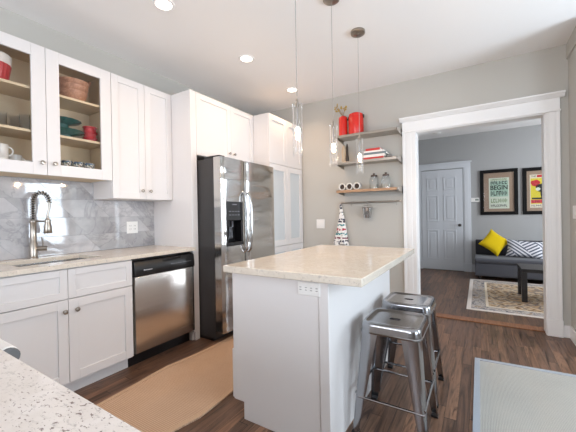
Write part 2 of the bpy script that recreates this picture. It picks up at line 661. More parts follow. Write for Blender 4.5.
def window(idx, axis, pos, u0, u1, z0, z1, inward):
    """sash frame with one mid rail, a pane and a casing on the room side"""
    def bx(b, u0, u1, z0, z1, d0, d1):
        lo, hi = min(pos + d0, pos + d1), max(pos + d0, pos + d1)
        if axis == 'x':
            b.box(lo, hi, u0, u1, z0, z1)
        else:
            b.box(u0, u1, lo, hi, z0, z1)
    b = B()
    f = 0.05
    zm = (z0 + z1) / 2
    for (a, c, d, e) in ((u0, u0 + f, z0, z1), (u1 - f, u1, z0, z1), (u0 + f, u1 - f, z0, z0 + f), (u0 + f, u1 - f, z1 - f, z1), (u0 + f, u1 - f, zm - 0.02, zm + 0.02)):
        bx(b, a, c, d, e, -0.02 * inward, -0.07 * inward)
    o = struct(b.obj('window_%d' % idx, trim_white, smooth=False))
    p = B()
    bx(p, u0 + f, u1 - f, z0 + f, z1 - f, -0.044 * inward, -0.048 * inward)
    p.obj('pane', window_glass, o, smooth=False)
    c = B()
    w = 0.09
    for (a, q, d, e) in ((u0 - w, u0, z0 - w, z1 + w), (u1, u1 + w, z0 - w, z1 + w), (u0, u1, z1, z1 + w), (u0, u1, z0 - w, z0)):
        bx(c, a, q, d, e, 0.001 * inward, 0.02 * inward)
    c.obj('window_casing', trim_white, o, smooth=False)
    return o


wall_with_holes('wall_right_bay', 'x', YN, 3.36, XR, XR + 0.14, [(2.55, 3.25, 0.45, 2.15), (-0.3, 1.4, 0.6, 2.3)], wall_paint)
window(1, 'x', XR, 2.55, 3.25, 0.45, 2.15, -1)
window(2, 'x', XR, -0.3, 1.4, 0.6, 2.3, -1)  # unseen window, added to go with the right fill light
wall_with_holes('wall_near', 'y', XL, XR, YN - 0.14, YN, [(-2.25, 0.25, 0.7, 2.4)], wall_paint)
window(3, 'y', YN, -2.25, 0.25, 0.7, 2.4, 1)  # unseen rear window, added for fill behind the viewer
# next room
struct(B().box(-2.0, 3.1, YF, YF + 0.14, 0, ZC).obj('wall_far', far_paint, smooth=False))
struct(B().box(-2.1, -1.96, YB + 0.11, YF, 0, ZC).obj('wall_far_left', far_paint, smooth=False))
wall_with_holes('wall_far_right', 'x', YB + 0.11, YF, 3.0, 3.14, [(4.9, 6.3, 0.7, 2.4)], far_paint)
window(4, 'x', 3.0, 4.9, 6.3, 0.7, 2.4, -1)

# picture-rail line high on the right wall stub
struct(B().box(XN - 0.012, XN, 3.36, YB - 0.002, 2.628, ZC).obj('trim_right_soffit', wall_paint, smooth=False))
# doorway casing: fluted sides, plinth blocks, header with cap, jamb lining
t = B()
y0 = YB - 0.022
for (a, b_) in ((-0.766, OL), (OR_, 0.664)):
    s = 1
    t.box(a, b_, y0, YB - 0.0005, 0.16, 2.156)
    w = b_ - a
    for q in (0.0, 0.34, 0.82):
        t.box(a + w * q, a + w * (q + (0.18, 0.34, 0.18)[(q > 0) + (q > 0.5)]), y0 - 0.004, y0, 0.16, 2.156)
    t.box(a - 0.004, b_ + 0.004, y0 - 0.012, YB - 0.0005, 0, 0.16)
t.box(-0.766, 0.664, y0 - 0.006, YB - 0.0005, 2.156, 2.278)
capp = [(y0 - 0.006, 2.278), (y0 - 0.018, 2.286), (y0 - 0.024, 2.300), (y0 - 0.04, 2.312), (y0 - 0.04, 2.328), (YB - 0.0005, 2.328), (YB - 0.0005, 2.278)]
t.prism(capp, 'x', -0.795, 0.700)
t.box(-0.772, 0.670, y0 - 0.014, y0 - 0.006, 2.150, 2.166)
t.box(OL, OL + 0.008, YB - 0.012, YB + 0.130, 0, OT - 0.016).box(OR_ - 0.008, OR_, YB - 0.012, YB + 0.130, 0, OT - 0.016).box(OL, OR_, YB - 0.012, YB + 0.130, OT - 0.016, OT)
struct(t.obj('trim_doorway', trim_white, bevel=0.003))
struct(B().box(0.670, XN - 0.0, YB - 0.016, YB - 0.001, 0, 0.115).box(XN - 0.016, XN - 0.001, 3.36, YB - 0.016, 0, 0.12).obj('baseboard_right', trim_white, bevel=0.004))
struct(B().box(-2.13, -0.772, YB - 0.016, YB - 0.001, 0, 0.12).obj('baseboard_back', trim_white, bevel=0.004))
struct(B().box(OL + 0.009, OR_ - 0.009, YB + 0.05, YB + 0.18, 0, 0.012).obj('trim_threshold', strip_wood, bevel=0.004))

# far door with casing
dw = struct(B().box(-1.045, -0.275, YF - 0.035, YF - 0.001, 0.012, 2.085).obj('door_1', door_paint, smooth=False))
pn = B()
for (px0, px1) in ((-0.945, -0.725), (-0.625, -0.395)):
    for (z0, z1) in ((1.66, 1.93), (1.02, 1.56), (0.22, 0.84)):
        w = 0.022
        for (a, c, d, e) in ((px0, px1, z0, z0 + w), (px0, px1, z1 - w, z1), (px0, px0 + w, z0 + w, z1 - w), (px1 - w, px1, z0 + w, z1 - w)):
            pn.box(a, c, YF - 0.043, YF - 0.034, d, e)
        pn.box(px0 + 0.055, px1 - 0.055, YF - 0.041, YF - 0.034, z0 + 0.055, z1 - 0.055)
pn.obj('door_panel', door_paint, dw, bevel=0.004)
B().lathe([(0.028, 0), (0.028, -0.008), (0.012, -0.012), (0.012, -0.035), (0.026, -0.045), (0.030, -0.06), (0.022, -0.075), (0.0, -0.078)], (-0.335, YF - 0.034, 0.94), 'y', 16).obj('door_knob', plain('pewter', lin(96, 92, 90), 0.3, 1.0), dw)
t = B()
for a, b_ in ((-1.15, -1.05), (-0.268, -0.136)):
    t.box(a, b_, YF - 0.03, YF - 0.0005, 0, 2.10)
    t.box(a + 0.02, b_ - 0.035, YF - 0.037, YF - 0.03, 0.17, 2.10)
    t.box(a - 0.004, b_ + 0.004, YF - 0.042, YF - 0.0005, 0, 0.17)
t.box(-1.15, -0.136, YF - 0.034, YF - 0.0005, 2.10, 2.205)
t.box(-1.17, -0.115, YF - 0.055, YF - 0.0005, 2.205, 2.232)
struct(t.obj('trim_far_door', door_paint, bevel=0.003))
struct(B().box(-0.13, 3.0, YF - 0.016, YF - 0.0005, 0, 0.15).obj('baseboard_far', door_paint, bevel=0.004))

# ================================================================== CABINET PARTS
def shaker(name, parent, x, y0, y1, z0, z1, rail=0.062, t=0.02, face=1, mat=None, panel=True, panelmat=None, rec=0.010):
    """door or drawer front in a plane facing +x (face=1) or -x; front surface at x"""
    mat = mat or cab_white
    xb = x - t * face
    lo, hi = min(x, xb), max(x, xb)
    b = B()
    b.box(lo, hi, y0, y0 + rail, z0, z1).box(lo, hi, y1 - rail, y1, z0, z1)
    b.box(lo, hi, y0 + rail, y1 - rail, z0, z0 + rail).box(lo, hi, y0 + rail, y1 - rail, z1 - rail, z1)
    p0, p1 = x - rec * face, xb
    if panel and panelmat is None:
        b.box(min(p0, p1), max(p0, p1), y0 + rail - 0.002, y1 - rail + 0.002, z0 + rail - 0.002, z1 - rail + 0.002)
    o = b.obj(name, mat, parent, bevel=0.0015)
    if panelmat is not None:
        q = B().box(min(p0, p1), max(p0, p1) - 0.002, y0 + rail - 0.003, y1 - rail + 0.003, z0 + rail - 0.003, z1 - rail + 0.003)
        q.obj('panel', panelmat, o, smooth=False)
    return o


def knob(door, x, y, z, face=1):
    f = face
    B().lathe([(0.007, 0), (0.006, 0.012 * f), (0.013, 0.017 * f), (0.0155, 0.022 * f), (0.012, 0.028 * f), (0.0, 0.030 * f)], (x, y, z), 'x', 14).obj('knob', nickel, door)


G = 0.0015
# ---- glass-front wall cabinet
XU = -2.642
gc = thing('glass_front_cabinet', (-2.80, 0.993, 1.53), 'white wall cabinet with two glass doors showing dishes on pale wood shelves, above sink', 'cabinet')
ya, yb = 0.527, 1.457
za, zb = 1.527, 2.444
b = B().box(XL + 0.001, XU - 0.021, ya, ya + 0.018, za, zb).box(XL + 0.001, XU - 0.021, yb - 0.018, yb, za, zb)
b.box(XL + 0.001, XU - 0.021, ya + 0.018, yb - 0.018, zb - 0.018, zb)
b.box(XU - 0.045, XU - 0.021, 0.972, 1.014, za + 0.02, zb - 0.018)
b.obj('carcass', cab_white, gc, bevel=0.001)
b = B().box(XL + 0.002, XL + 0.012, ya + 0.018, yb - 0.018, za + 0.02, zb - 0.018)
b.box(XL + 0.012, XU - 0.046, ya + 0.018, ya + 0.022, za + 0.02, zb - 0.018).box(XL + 0.012, XU - 0.046, yb - 0.022, yb - 0.018, za + 0.02, zb - 0.018)
b.box(XL + 0.012, XU - 0.046, ya + 0.022, yb - 0.022, zb - 0.022, zb - 0.018)
b.obj('interior_lining', maple, gc, smooth=False)
B().box(XL + 0.001, XU - 0.021, ya + 0.018, yb - 0.018, za + 0.004, za + 0.02).obj('bottom_panel', maple, gc, smooth=False)
for z in (1.842, 2.146):
    B().box(XL + 0.012, XU - 0.03, ya + 0.022, yb - 0.022, z - 0.018, z).obj('shelf', maple, gc, bevel=0.001)
for y0_, y1_, ky in ((ya, 0.993 - G, 0.960), (0.993 + G, yb, 1.037)):
    d = shaker('door', gc, XU, y0_, y1_, za, zb, rail=0.083, panel=False)
    B().box(XU - 0.014, XU - 0.010, y0_ + 0.08, y1_ - 0.08, za + 0.08, zb - 0.08).obj('glass_pane', pane_glass, d, smooth=False)
    knob(d, XU, ky, 1.612)

# ---- two-door wall cabinet
wc = thing('wall_cabinet', (-2.80, 1.76, 1.377), 'white two-door shaker wall cabinet hanging between glass-front cabinet and tall end panel', 'cabinet')
B().box(XL + 0.001, XU - 0.021, 1.459, 2.063, 1.377, 2.444).obj('carcass', cab_white, wc, bevel=0.001)
for y0_, y1_, ky in ((1.461, 1.766 - G, 1.726), (1.766 + G, 2.062, 1.807)):
    knob(shaker('door', wc, XU, y0_, y1_, 1.379, 2.443, rail=0.058), XU, ky, 1.455)

# ---- tall end panel beside the fridge
tp = thing('tall_end_panel', (-2.66, 2.10, 0), 'tall white end panel between dishwasher and refrigerator, reaching cabinet top', 'panel')
B().prism([(XL + 0.001, 0.0), (-2.395, 0.0), (-2.395, 0.085), (-2.367, 0.085), (-2.367, 2.444), (XL + 0.001, 2.444)], 'y', 2.066, 2.084).obj('side_panel', cab_white, tp, bevel=0.001)
B().box(-2.42, -2.3675, 2.0845, 2.138, 0, 2.444).obj('filler_strip', cab_white, tp, bevel=0.0015)

# ---- cabinet above the fridge
oc = thing('over_fridge_cabinet', (-2.66, 2.595, 1.82), 'white two-door cabinet mounted above the stainless refrigerator', 'cabinet')
B().box(XL + 0.001, -2.388, 2.139, 3.052, 1.82, 2.444).obj('carcass', cab_white, oc, bevel=0.001)
for y0_, y1_, ky in ((2.141, 2.645 - G, 2.608), (2.645 + G, 3.050, 2.688)):
    knob(shaker('door', oc, -2.367, y0_, y1_, 1.822, 2.443, rail=0.058), -2.367, ky, 1.905)

# ---- pantry
XP = -2.135
pc = thing('pantry_cabinet', (-2.55, 3.46, 0), 'tall white pantry cabinet with inset grey door panels right of refrigerator', 'cabinet')
B().box(XL + 0.001, XP - 0.021, 3.056, 3.862, 0.10, 2.444).obj('carcass', cab_white, pc, bevel=0.001)
B().box(XL + 0.001, XP - 0.09, 3.06, 3.86, 0, 0.10).obj('toe_kick', cab_white, pc, smooth=False)
for y0_, y1_, s in ((3.058, 3.462 - G, 1), (3.462 + G, 3.860, -1)):
    shaker('door', pc, XP, y0_, y1_, 1.845, 2.443, rail=0.066)
    shaker('door', pc, XP, y0_, y1_, 0.820, 1.840, rail=0.072, panelmat=frosted)
    shaker('door', pc, XP, y0_, y1_, 0.105, 0.815, rail=0.072, panelmat=frosted)

# ---- sink base cabinet
XD = -2.343
sb = thing('sink_base_cabinet', (-2.65, 0.98, 0), 'white base cabinet with two doors under the sink, left of dishwasher', 'cabinet')
B().box(XL + 0.001, XD - 0.021, 0.531, 1.436, 0.10, 0.60).box(XD - 0.045, XD - 0.021, 0.531, 1.436, 0.60, 0.883).obj('carcass', cab_white, sb, bevel=0.001)
B().box(XL + 0.001, XD - 0.09, 0.531, 1.436, 0, 0.10).obj('toe_kick', cab_white, sb, smooth=False)
for y0_, y1_, ky in ((0.535, 0.983 - G, 0.958), (0.983 + G, 1.432, 1.031)):
    shaker('drawer_front', sb, XD, y0_, y1_, 0.676, 0.874, rail=0.046)
    knob(shaker('door', sb, XD, y0_, y1_, 0.114, 0.670, rail=0.060), XD, ky, 0.595)
# corner filler beside the peninsula, left of the sink base
tag(B().box(-2.95, -2.36, 0.262, 0.529, 0, 0.883).obj('corner_cabinet', cab_white, loc=(-2.65, 0.4, 0), bevel=0.001),
    'plain white corner cabinet joining sink run to foreground counter', 'cabinet')

# ---- dishwasher
dwm = thing('dishwasher', (-2.65, 1.75, 0), 'stainless dishwasher with black control panel, under counter beside refrigerator panel', 'dishwasher')
B().box(-2.93, -2.40, 1.445, 2.058, 0.10, 0.878).obj('tub_casing', black_plastic, dwm, smooth=False)
B().box(-2.93, -2.43, 1.445, 2.058, 0.0, 0.10).obj('toe_kick', black_plastic, dwm, smooth=False)
XW = -2.338
B().prism([(-2.40, 0.118), (XW - 0.006, 0.118), (XW, 0.13), (XW, 0.724), (XW - 0.004, 0.732), (-2.40, 0.732)], 'y', 1.452, 2.036).obj('door', steel_dw, dwm)
d = B()
d.prism([(-2.40, 0.735), (XW + 0.008, 0.735), (XW + 0.010, 0.76), (XW + 0.002, 0.845), (XW - 0.012, 0.862), (-2.40, 0.862)], 'y', 1.446, 2.052).obj('control_panel', black_plastic, dwm, bevel=0.003)
cp = [c for c in dwm.children if c.name.startswith('control_panel')][0]
# pocket handle lip
hb = B()
hp = []
for i in range(13):
    a = i / 12
    hp.append((1.70 + 0.20 * a, XW + 0.004 + 0.014 * math.sin(PI * a)))
hb.prism([(x, y) for y, x in hp] + [(XW - 0.02, 1.90), (XW - 0.02, 1.70)], 'z', 0.832, 0.848)
hb.obj('pocket_handle', black_plastic, cp, bevel=0.002)
mk = B()
ink = plain('pale_print', lin(190, 190, 194), 0.5)
yy = 1.525
for w_, h_ in ((.006, .010), (.005, .008), (.003, .008), (.006, .008), (.003, .008), (.006, .008), (.006, .008), (.003, .008), (.005, .008), (.006, .008)):
    mk.box(XW + 0.0075, XW + 0.0102, yy, yy + w_, 0.776, 0.776 + h_)
    yy += w_ + 0.003
mk.obj('brand_mark', ink, cp, smooth=False)
for i in range(9):
    y_ = 1.79 + i * 0.024 + (0.012 if i > 4 else 0)
    B().box(XW + 0.004, XW + 0.0088, y_, y_ + 0.012, 0.790, 0.797).obj('button', plain('dim_print', lin(120, 120, 126), 0.5), cp, smooth=False)
# black side reveal at the right of the door
B().box(-2.40, XW - 0.012, 2.038, 2.058, 0.118, 0.732).obj('door_edge_seal', black_plastic, dwm, smooth=False)

# ---- left countertop with sink cut-out
ct = thing('countertop', (-2.64, 1.2, 0.884), 'beige granite countertop along left wall with sink cut-out and faucet', 'countertop')
sx0, sx1, sy0, sy1 = -2.835, -2.46, 0.76, 1.275
XC = -2.318
b = B()
b.box(XL + 0.001, sx0, 0.258, 2.065, 0.884, 0.914).box(sx1, XC, 0.258, 2.065, 0.884, 0.914)
b.box(sx0, sx1, 0.258, sy0, 0.884, 0.914).box(sx0, sx1, sy1, 2.065, 0.884, 0.914)
bmesh.ops.remove_doubles(b.bm, verts=b.bm.verts[:], dist=1e-5)
b.obj('slab', granite, ct, smooth=False)
sk = thing('sink', (-2.645, 1.0, 0.68), 'undermount stainless sink basin below the spring faucet', 'sink')
b = B()
g = 0.012
b.box(sx0 - g, sx1 + g, sy0 - g, sy1 + g, 0.680, 0.688)
b.box(sx0 - g, sx0, sy0 - g, sy1 + g, 0.688, 0.883).box(sx1, sx1 + g, sy0 - g, sy1 + g, 0.688, 0.883)
b.box(sx0, sx1, sy0 - g, sy0, 0.688, 0.883).box(sx0, sx1, sy1, sy1 + g, 0.688, 0.883)
b.obj('basin', steel, sk, smooth=False)
B().lathe([(0.0, 0.0005), (0.03, 0.0005), (0.045, 0.004), (0.045, 0.0005)], (-2.645, 1.0, 0.688), 'z', 20, cap=False).obj('drain', chrome, sk)

# ---- backsplash
bs = B().box(XL + 0.001, XL + 0.009, 0.262, 2.064, 0.915, 1.376).box(XL + 0.001, XL + 0.009, 0.262, 1.458, 1.376, 1.53)
struct(bs.obj('trim_backsplash', marble, smooth=False))

# ---- faucet
fc = thing('faucet', (-2.885, 1.0, 0.914), 'brushed nickel pull-down kitchen faucet with spring coil neck behind the sink', 'faucet')
fx, fy = -2.885, 0.985
B().lathe([(0.030, 0), (0.030, 0.006), (0.025, 0.012), (0.025, 0.115), (0.020, 0.122), (0.020, 0.262), (0.023, 0.268), (0.023, 0.285), (0.014, 0.292)], (fx, fy, 0.9145), 'z', 20).obj('body', nickel, fc)
dirx, diry = 0.42, 0.91
arc = []
for i in range(25):
    a = PI * i / 24
    r = 0.050
    arc.append((fx + dirx * r * (1 - math.cos(a)), fy + diry * r * (1 - math.cos(a)), 1.335 + 0.080 * math.sin(a)))
neck = [(fx, fy, 1.20), (fx, fy, 1.27)] + arc
B().tube(neck, 0.0075, 8).obj('hose', black_plastic, fc)
# coil
path = [Vector(p) for p in neck]
cum = [0]
for p, q in zip(path, path[1:]):
    cum.append(cum[-1] + (q - p).length)
coil = []
turns = 19
N = turns * 9
for i in range(N + 1):
    s = cum[-1] * i / N
    j = max(k for k in range(len(cum)) if cum[k] <= s + 1e-9)
    j = min(j, len(path) - 2)
    f_ = (s - cum[j]) / (cum[j + 1] - cum[j])
    p = path[j].lerp(path[j + 1], f_)
    tdir = (path[j + 1] - path[j]).normalized()
    side = Vector((-diry, dirx, 0))
    nrm = side.cross(tdir)
    a = 2 * PI * turns * i / N
    coil.append(p + (side * math.cos(a) + nrm * math.sin(a)) * 0.0155)
B().tube(coil, 0.0042, 6).obj('spring_coil', nickel, fc)
hx, hy = fx + dirx * 0.100, fy + diry * 0.100
B().tube([(hx, hy, 1.345), (hx + 0.0, hy, 1.30), (hx - 0.004, hy - 0.012, 1.24), (hx - 0.002, hy - 0.012, 1.21)], [0.010, 0.008, 0.008, 0.010], 10).obj('hose_end', nickel, fc)
hx2, hy2 = hx - 0.002, hy - 0.012
B().lathe([(0.024, 0), (0.028, 0.006), (0.026, 0.05), (0.018, 0.085), (0.016, 0.11), (0.012, 0.115)], (hx2, hy2, 1.100), 'z', 18).obj('spray_head', nickel, fc)
B().tube([(fx, fy, 1.195), (hx2, hy2, 1.195)], 0.007, 8).lathe([(0.020, 0), (0.020, 0.016)], (hx2, hy2, 1.187), 'z', 16).obj('docking_arm', nickel, fc)
lv = B().tube([(fx, fy, 0.985), (fx + 0.03, fy + 0.075, 0.985)], [0.017, 0.017], 12)
lv.tube([(fx + 0.022, fy + 0.055, 0.99), (fx + 0.020, fy + 0.05, 1.045), (fx + 0.018, fy + 0.045, 1.075)], [0.006, 0.005, 0.004], 8)
lv.obj('lever_handle', nickel, fc)


def wall_plate(name, label, axis, c, w, h, sgn, kind, n=2):
    """plate lying on a wall; axis normal 'x' or 'y', sgn = outward direction"""
    e = thing(name, c, label, kind)

    def bx(u0, u1, z0, z1, d0, d1):
        b = B()
        lo, hi = sorted((d0 * sgn, d1 * sgn))
        if axis == 'x':
            b.box(c[0] + lo, c[0] + hi, c[1] + u0, c[1] + u1, c[2] + z0, c[2] + z1)
        else:
            b.box(c[0] + u0, c[0] + u1, c[1] + lo, c[1] + hi, c[2] + z0, c[2] + z1)
        return b
    bx(-w / 2, w / 2, -h / 2, h / 2, 0.0005, 0.006).obj('plate', white_plastic, e, bevel=0.002)
    for i in range(n):
        uc = (i - (n - 1) / 2) * (0.046 if h > 0.1 else 0.062)
        if kind == 'switch':
            bx(uc - 0.016, uc + 0.016, -0.033, 0.033, 0.006, 0.009).obj('rocker', white_plastic, e, bevel=0.001)
        else:
            hw, hh = (0.017, 0.034) if h > 0.1 else (0.030, 0.020)
            o = bx(uc - hw, uc + hw, -hh, hh, 0.006, 0.008).obj('receptacle', white_plastic, e, bevel=0.001)
            for (u0, u1, z0, z1) in ((-0.008, -0.005, 0.010, 0.022), (0.005, 0.008, 0.010, 0.022), (-0.008, -0.005, -0.022, -0.010), (0.005, 0.008, -0.022, -0.010)):
                if h < 0.1:
                    u0, u1, z0, z1 = z0, z1, u0, u1
                bx(uc + u0, uc + u1, z0, z1, 0.008, 0.0085).obj('slot', plain('slot_dark', lin(110, 107, 104), 0.6), o, smooth=False)
    return e


wall_plate('outlet_plate', 'white double outlet plate on the marble backsplash', 'x', (XL + 0.009, 1.817, 1.112), 0.116, 0.118, 1, 'outlet', 2)
wall_plate('switch_plate', 'white double light switch plate on back wall above island corner', 'y', (-1.866, YB, 1.077), 0.122, 0.125, -1, 'switch', 2)
wall_plate('switch_plate', 'white light switch plate at right edge beside the doorway', 'x', (XN, 3.69, 1.19), 0.12, 0.118, -1, 'switch', 2)

# ================================================================== FRIDGE
fr = thing('refrigerator', (-2.5, 2.6, 0), 'stainless side-by-side refrigerator with black ice and water dispenser', 'refrigerator')
B().box(-2.93, -2.165, 2.150, 3.045, 0.03, 1.765).obj('case', fridge_side, fr, bevel=0.004)
B().box(-2.90, -2.20, 2.16, 3.035, 0.0, 0.085).obj('kick_grille', black_plastic, fr, bevel=0.003)


def front_x(y, y0, y1):
    u = 2 * (y - y0) / (y1 - y0) - 1
    return -2.072 + 0.014 * (1 - abs(u) ** 8)


def door_poly(y0, y1, ya_, yb_, n=18):
    pts = [(-2.155, ya_)]
    for i in range(n + 1):
        y = ya_ + (yb_ - ya_) * i / n
        pts.append((front_x(y, y0, y1), y))
    pts.append((-2.155, yb_))
    return pts


fy0, fy1, fs = 2.150, 3.045, 2.500
dz0, dz1 = 0.095, 1.775
hy0, hy1, hz0, hz1 = 2.213, 2.458, 0.915, 1.35
b = B()
b.prism(door_poly(fy0, fs - 0.004, fy0, fs - 0.004), 'z', dz0, hz0)
b.prism(door_poly(fy0, fs - 0.004, fy0, fs - 0.004), 'z', hz1, dz1)
b.prism(door_poly(fy0, fs - 0.004, fy0, hy0, 6), 'z', hz0, hz1)
b.prism(door_poly(fy0, fs - 0.004, hy1, fs - 0.004, 6), 'z', hz0, hz1)
fd = b.obj('freezer_door', steel, fr)
rd = B().prism(door_poly(fs + 0.004, fy1, fs + 0.004, fy1, 22), 'z', dz0, dz1).obj('fresh_food_door', steel, fr)
B().box(-2.163, -2.130, fs - 0.006, fs + 0.006, dz0, dz1).box(-2.164, -2.156, fy0 + 0.005, fy1 - 0.005, dz0, dz1).obj('door_gasket', dark_void, fr, smooth=False)
# dispenser: control panel above, niche below
dp = B()
dp.box(-2.155, -2.062, hy0, hy1, 1.165, hz1)
dp.box(-2.155, -2.062, hy0, hy0 + 0.022, hz0, 1.165).box(-2.155, -2.062, hy1 - 0.022, hy1, hz0, 1.165)
dp.box(-2.155, -2.052, hy0, hy1, hz0, hz0 + 0.035)
dp.box(-2.155, -2.150, hy0 + 0.022, hy1 - 0.022, hz0 + 0.035, 1.165)
ds = dp.obj('dispenser', black_plastic, fr, bevel=0.003)
disp_ink = plain('dispenser_print', lin(130, 132, 140), 0.4)
for i in range(4):
    for j in range(2):
        B().box(-2.062, -2.0605, hy0 + 0.045 + i * 0.042, hy0 + 0.066 + i * 0.042, 1.215 + j * 0.035, 1.222 + j * 0.035).obj('touch_button', disp_ink, ds, smooth=False)
B().box(-2.062, -2.0605, hy0 + 0.09, hy0 + 0.155, 1.318, 1.326).obj('brand_mark', disp_ink, ds, smooth=False)
B().lathe([(0.016, 0), (0.016, 0.05), (0.022, 0.06)], (-2.10, 2.335, 1.10), 'z', 14).prism([(2.30, 0.985), (2.37, 0.985), (2.355, 1.10), (2.315, 1.10)], 'x', -2.13, -2.118).obj('dispenser_paddle', plain('paddle_grey', lin(70, 72, 78), 0.25), fd)


def fridge_handle(y, door, s):
    pts = []
    n = 22
    for i in range(n + 1):
        a = i / n
        z = 0.835 + 0.615 * a
        bow = math.sin(PI * a) ** 0.28 if 0 < a < 1 else 0
        pts.append((front_x(y, fy0, fs) + 0.001 + 0.052 * bow if s < 0 else front_x(y, fs, fy1) + 0.001 + 0.052 * bow, y, z))
    B().tube(pts, 0.0125, 10).obj('handle', chrome, door)


fridge_handle(2.472, fd, -1)
fridge_handle(2.540, rd, 1)
B().box(front_x(3.0, fs, fy1) - 0.004, front_x(3.0, fs, fy1) + 0.002, 2.965, 3.02, 1.700, 1.712).obj('badge', chrome, rd, bevel=0.001)
B().box(-2.30, -2.10, 2.17, 2.25, 1.765, 1.795).obj('hinge_cover', black_plastic, fr, bevel=0.004)

# ================================================================== ISLAND
ix0, ix1, iy0, iy1 = -1.28, -0.646, 1.418, 2.655
isl = thing('island_cabinet', (-0.96, 2.03, 0), 'white kitchen island base under the granite top, stools along its right side', 'kitchen island')
B().box(ix0 + 0.02, ix1 - 0.012, iy0 + 0.012, iy1, 0.105, 0.872).box(ix0 + 0.09, ix1 - 0.012, iy0 + 0.012, iy1, 0, 0.105).obj('body', island_white, isl, smooth=False)
ep = [(ix0 + 0.075, 0.0), (ix1 - 0.055, 0.0), (ix1 - 0.055, 0.872), (ix0, 0.872), (ix0, 0.102), (ix0 + 0.075, 0.102)]
B().prism(ep, 'y', iy0, iy0 + 0.012).obj('end_panel', island_white, isl, bevel=0.001)
B().box(ix1 - 0.053, ix1 + 0.002, iy0 - 0.004, iy0 + 0.0115, 0, 0.872).obj('corner_post', island_white, isl, bevel=0.003)
B().box(ix1 - 0.0115, ix1, iy0 + 0.012, iy1, 0, 0.872).obj('side_panel', island_white, isl, bevel=0.001)
yy = iy0 + 0.014
for k_ in range(3):
    y1_ = yy + 0.408
    shaker('drawer_front', isl, ix0 + 0.002, yy, y1_, 0.41, 0.865, rail=0.05, face=-1)
    shaker('door', isl, ix0 - 0.012, yy - (0.012 if k_ == 0 else 0), y1_, 0.108, 0.402, rail=0.05, t=0.03, face=-1)
    yy = y1_ + 0.003
it = thing('island_countertop', (-0.88, 2.05, 0.874), 'polished beige granite slab on the kitchen island with eased edges', 'countertop')
B().box(-1.312, -0.458, 1.372, 2.735, 0.8735, 0.914).obj('slab', granite, it, bevel=0.004)
wall_plate('outlet_plate', 'white double outlet plate on the island end just under the granite top', 'y', (-0.754, iy0, 0.826), 0.130, 0.068, -1, 'outlet', 2)

# ================================================================== FOREGROUND PENINSULA
pcb = thing('peninsula_cabinet', (-1.25, -0.1, 0), 'white base cabinet beneath the foreground granite counter', 'cabinet')
B().box(-2.30, -0.34, -0.36, 0.20, 0.10, 0.883).obj('body', cab_white, pcb, bevel=0.001)
B().box(-2.30, -0.34, -0.36, 0.13, 0, 0.10).obj('toe_kick', cab_white, pcb, smooth=False)
pct = thing('peninsula_countertop', (-1.3, -0.07, 0.884), 'pale speckled granite counter in the foreground at lower left', 'countertop')
B().box(-2.965, -0.27, -0.40, 0.2565, 0.884, 0.914).obj('slab', granite_near, pct, bevel=0.002)
ap = thing('undercounter_appliance', (-1.35, 0.235, 0), 'white bar handle with grey end cap on appliance under foreground counter', 'appliance')
B().box(-1.68, -1.05, 0.201, 0.226, 0.11, 0.876).obj('front', white_plastic, ap, bevel=0.004)
hb_ = B().tube([(-1.66, 0.288, 0.868), (-1.01, 0.288, 0.868)], 0.024, 18).obj('handle', white_plastic, ap, bevel=0.004)
B().tube([(-1.0095, 0.288, 0.868), (-1.000, 0.288, 0.868)], 0.0225, 18).obj('end_cap', plain('cap_grey', lin(112, 112, 112), 0.35, 0.6), hb_, bevel=0.002)
B().tube([(-1.07, 0.225, 0.868), (-1.07, 0.262, 0.868)], 0.008, 8).obj('standoff', white_plastic, hb_)

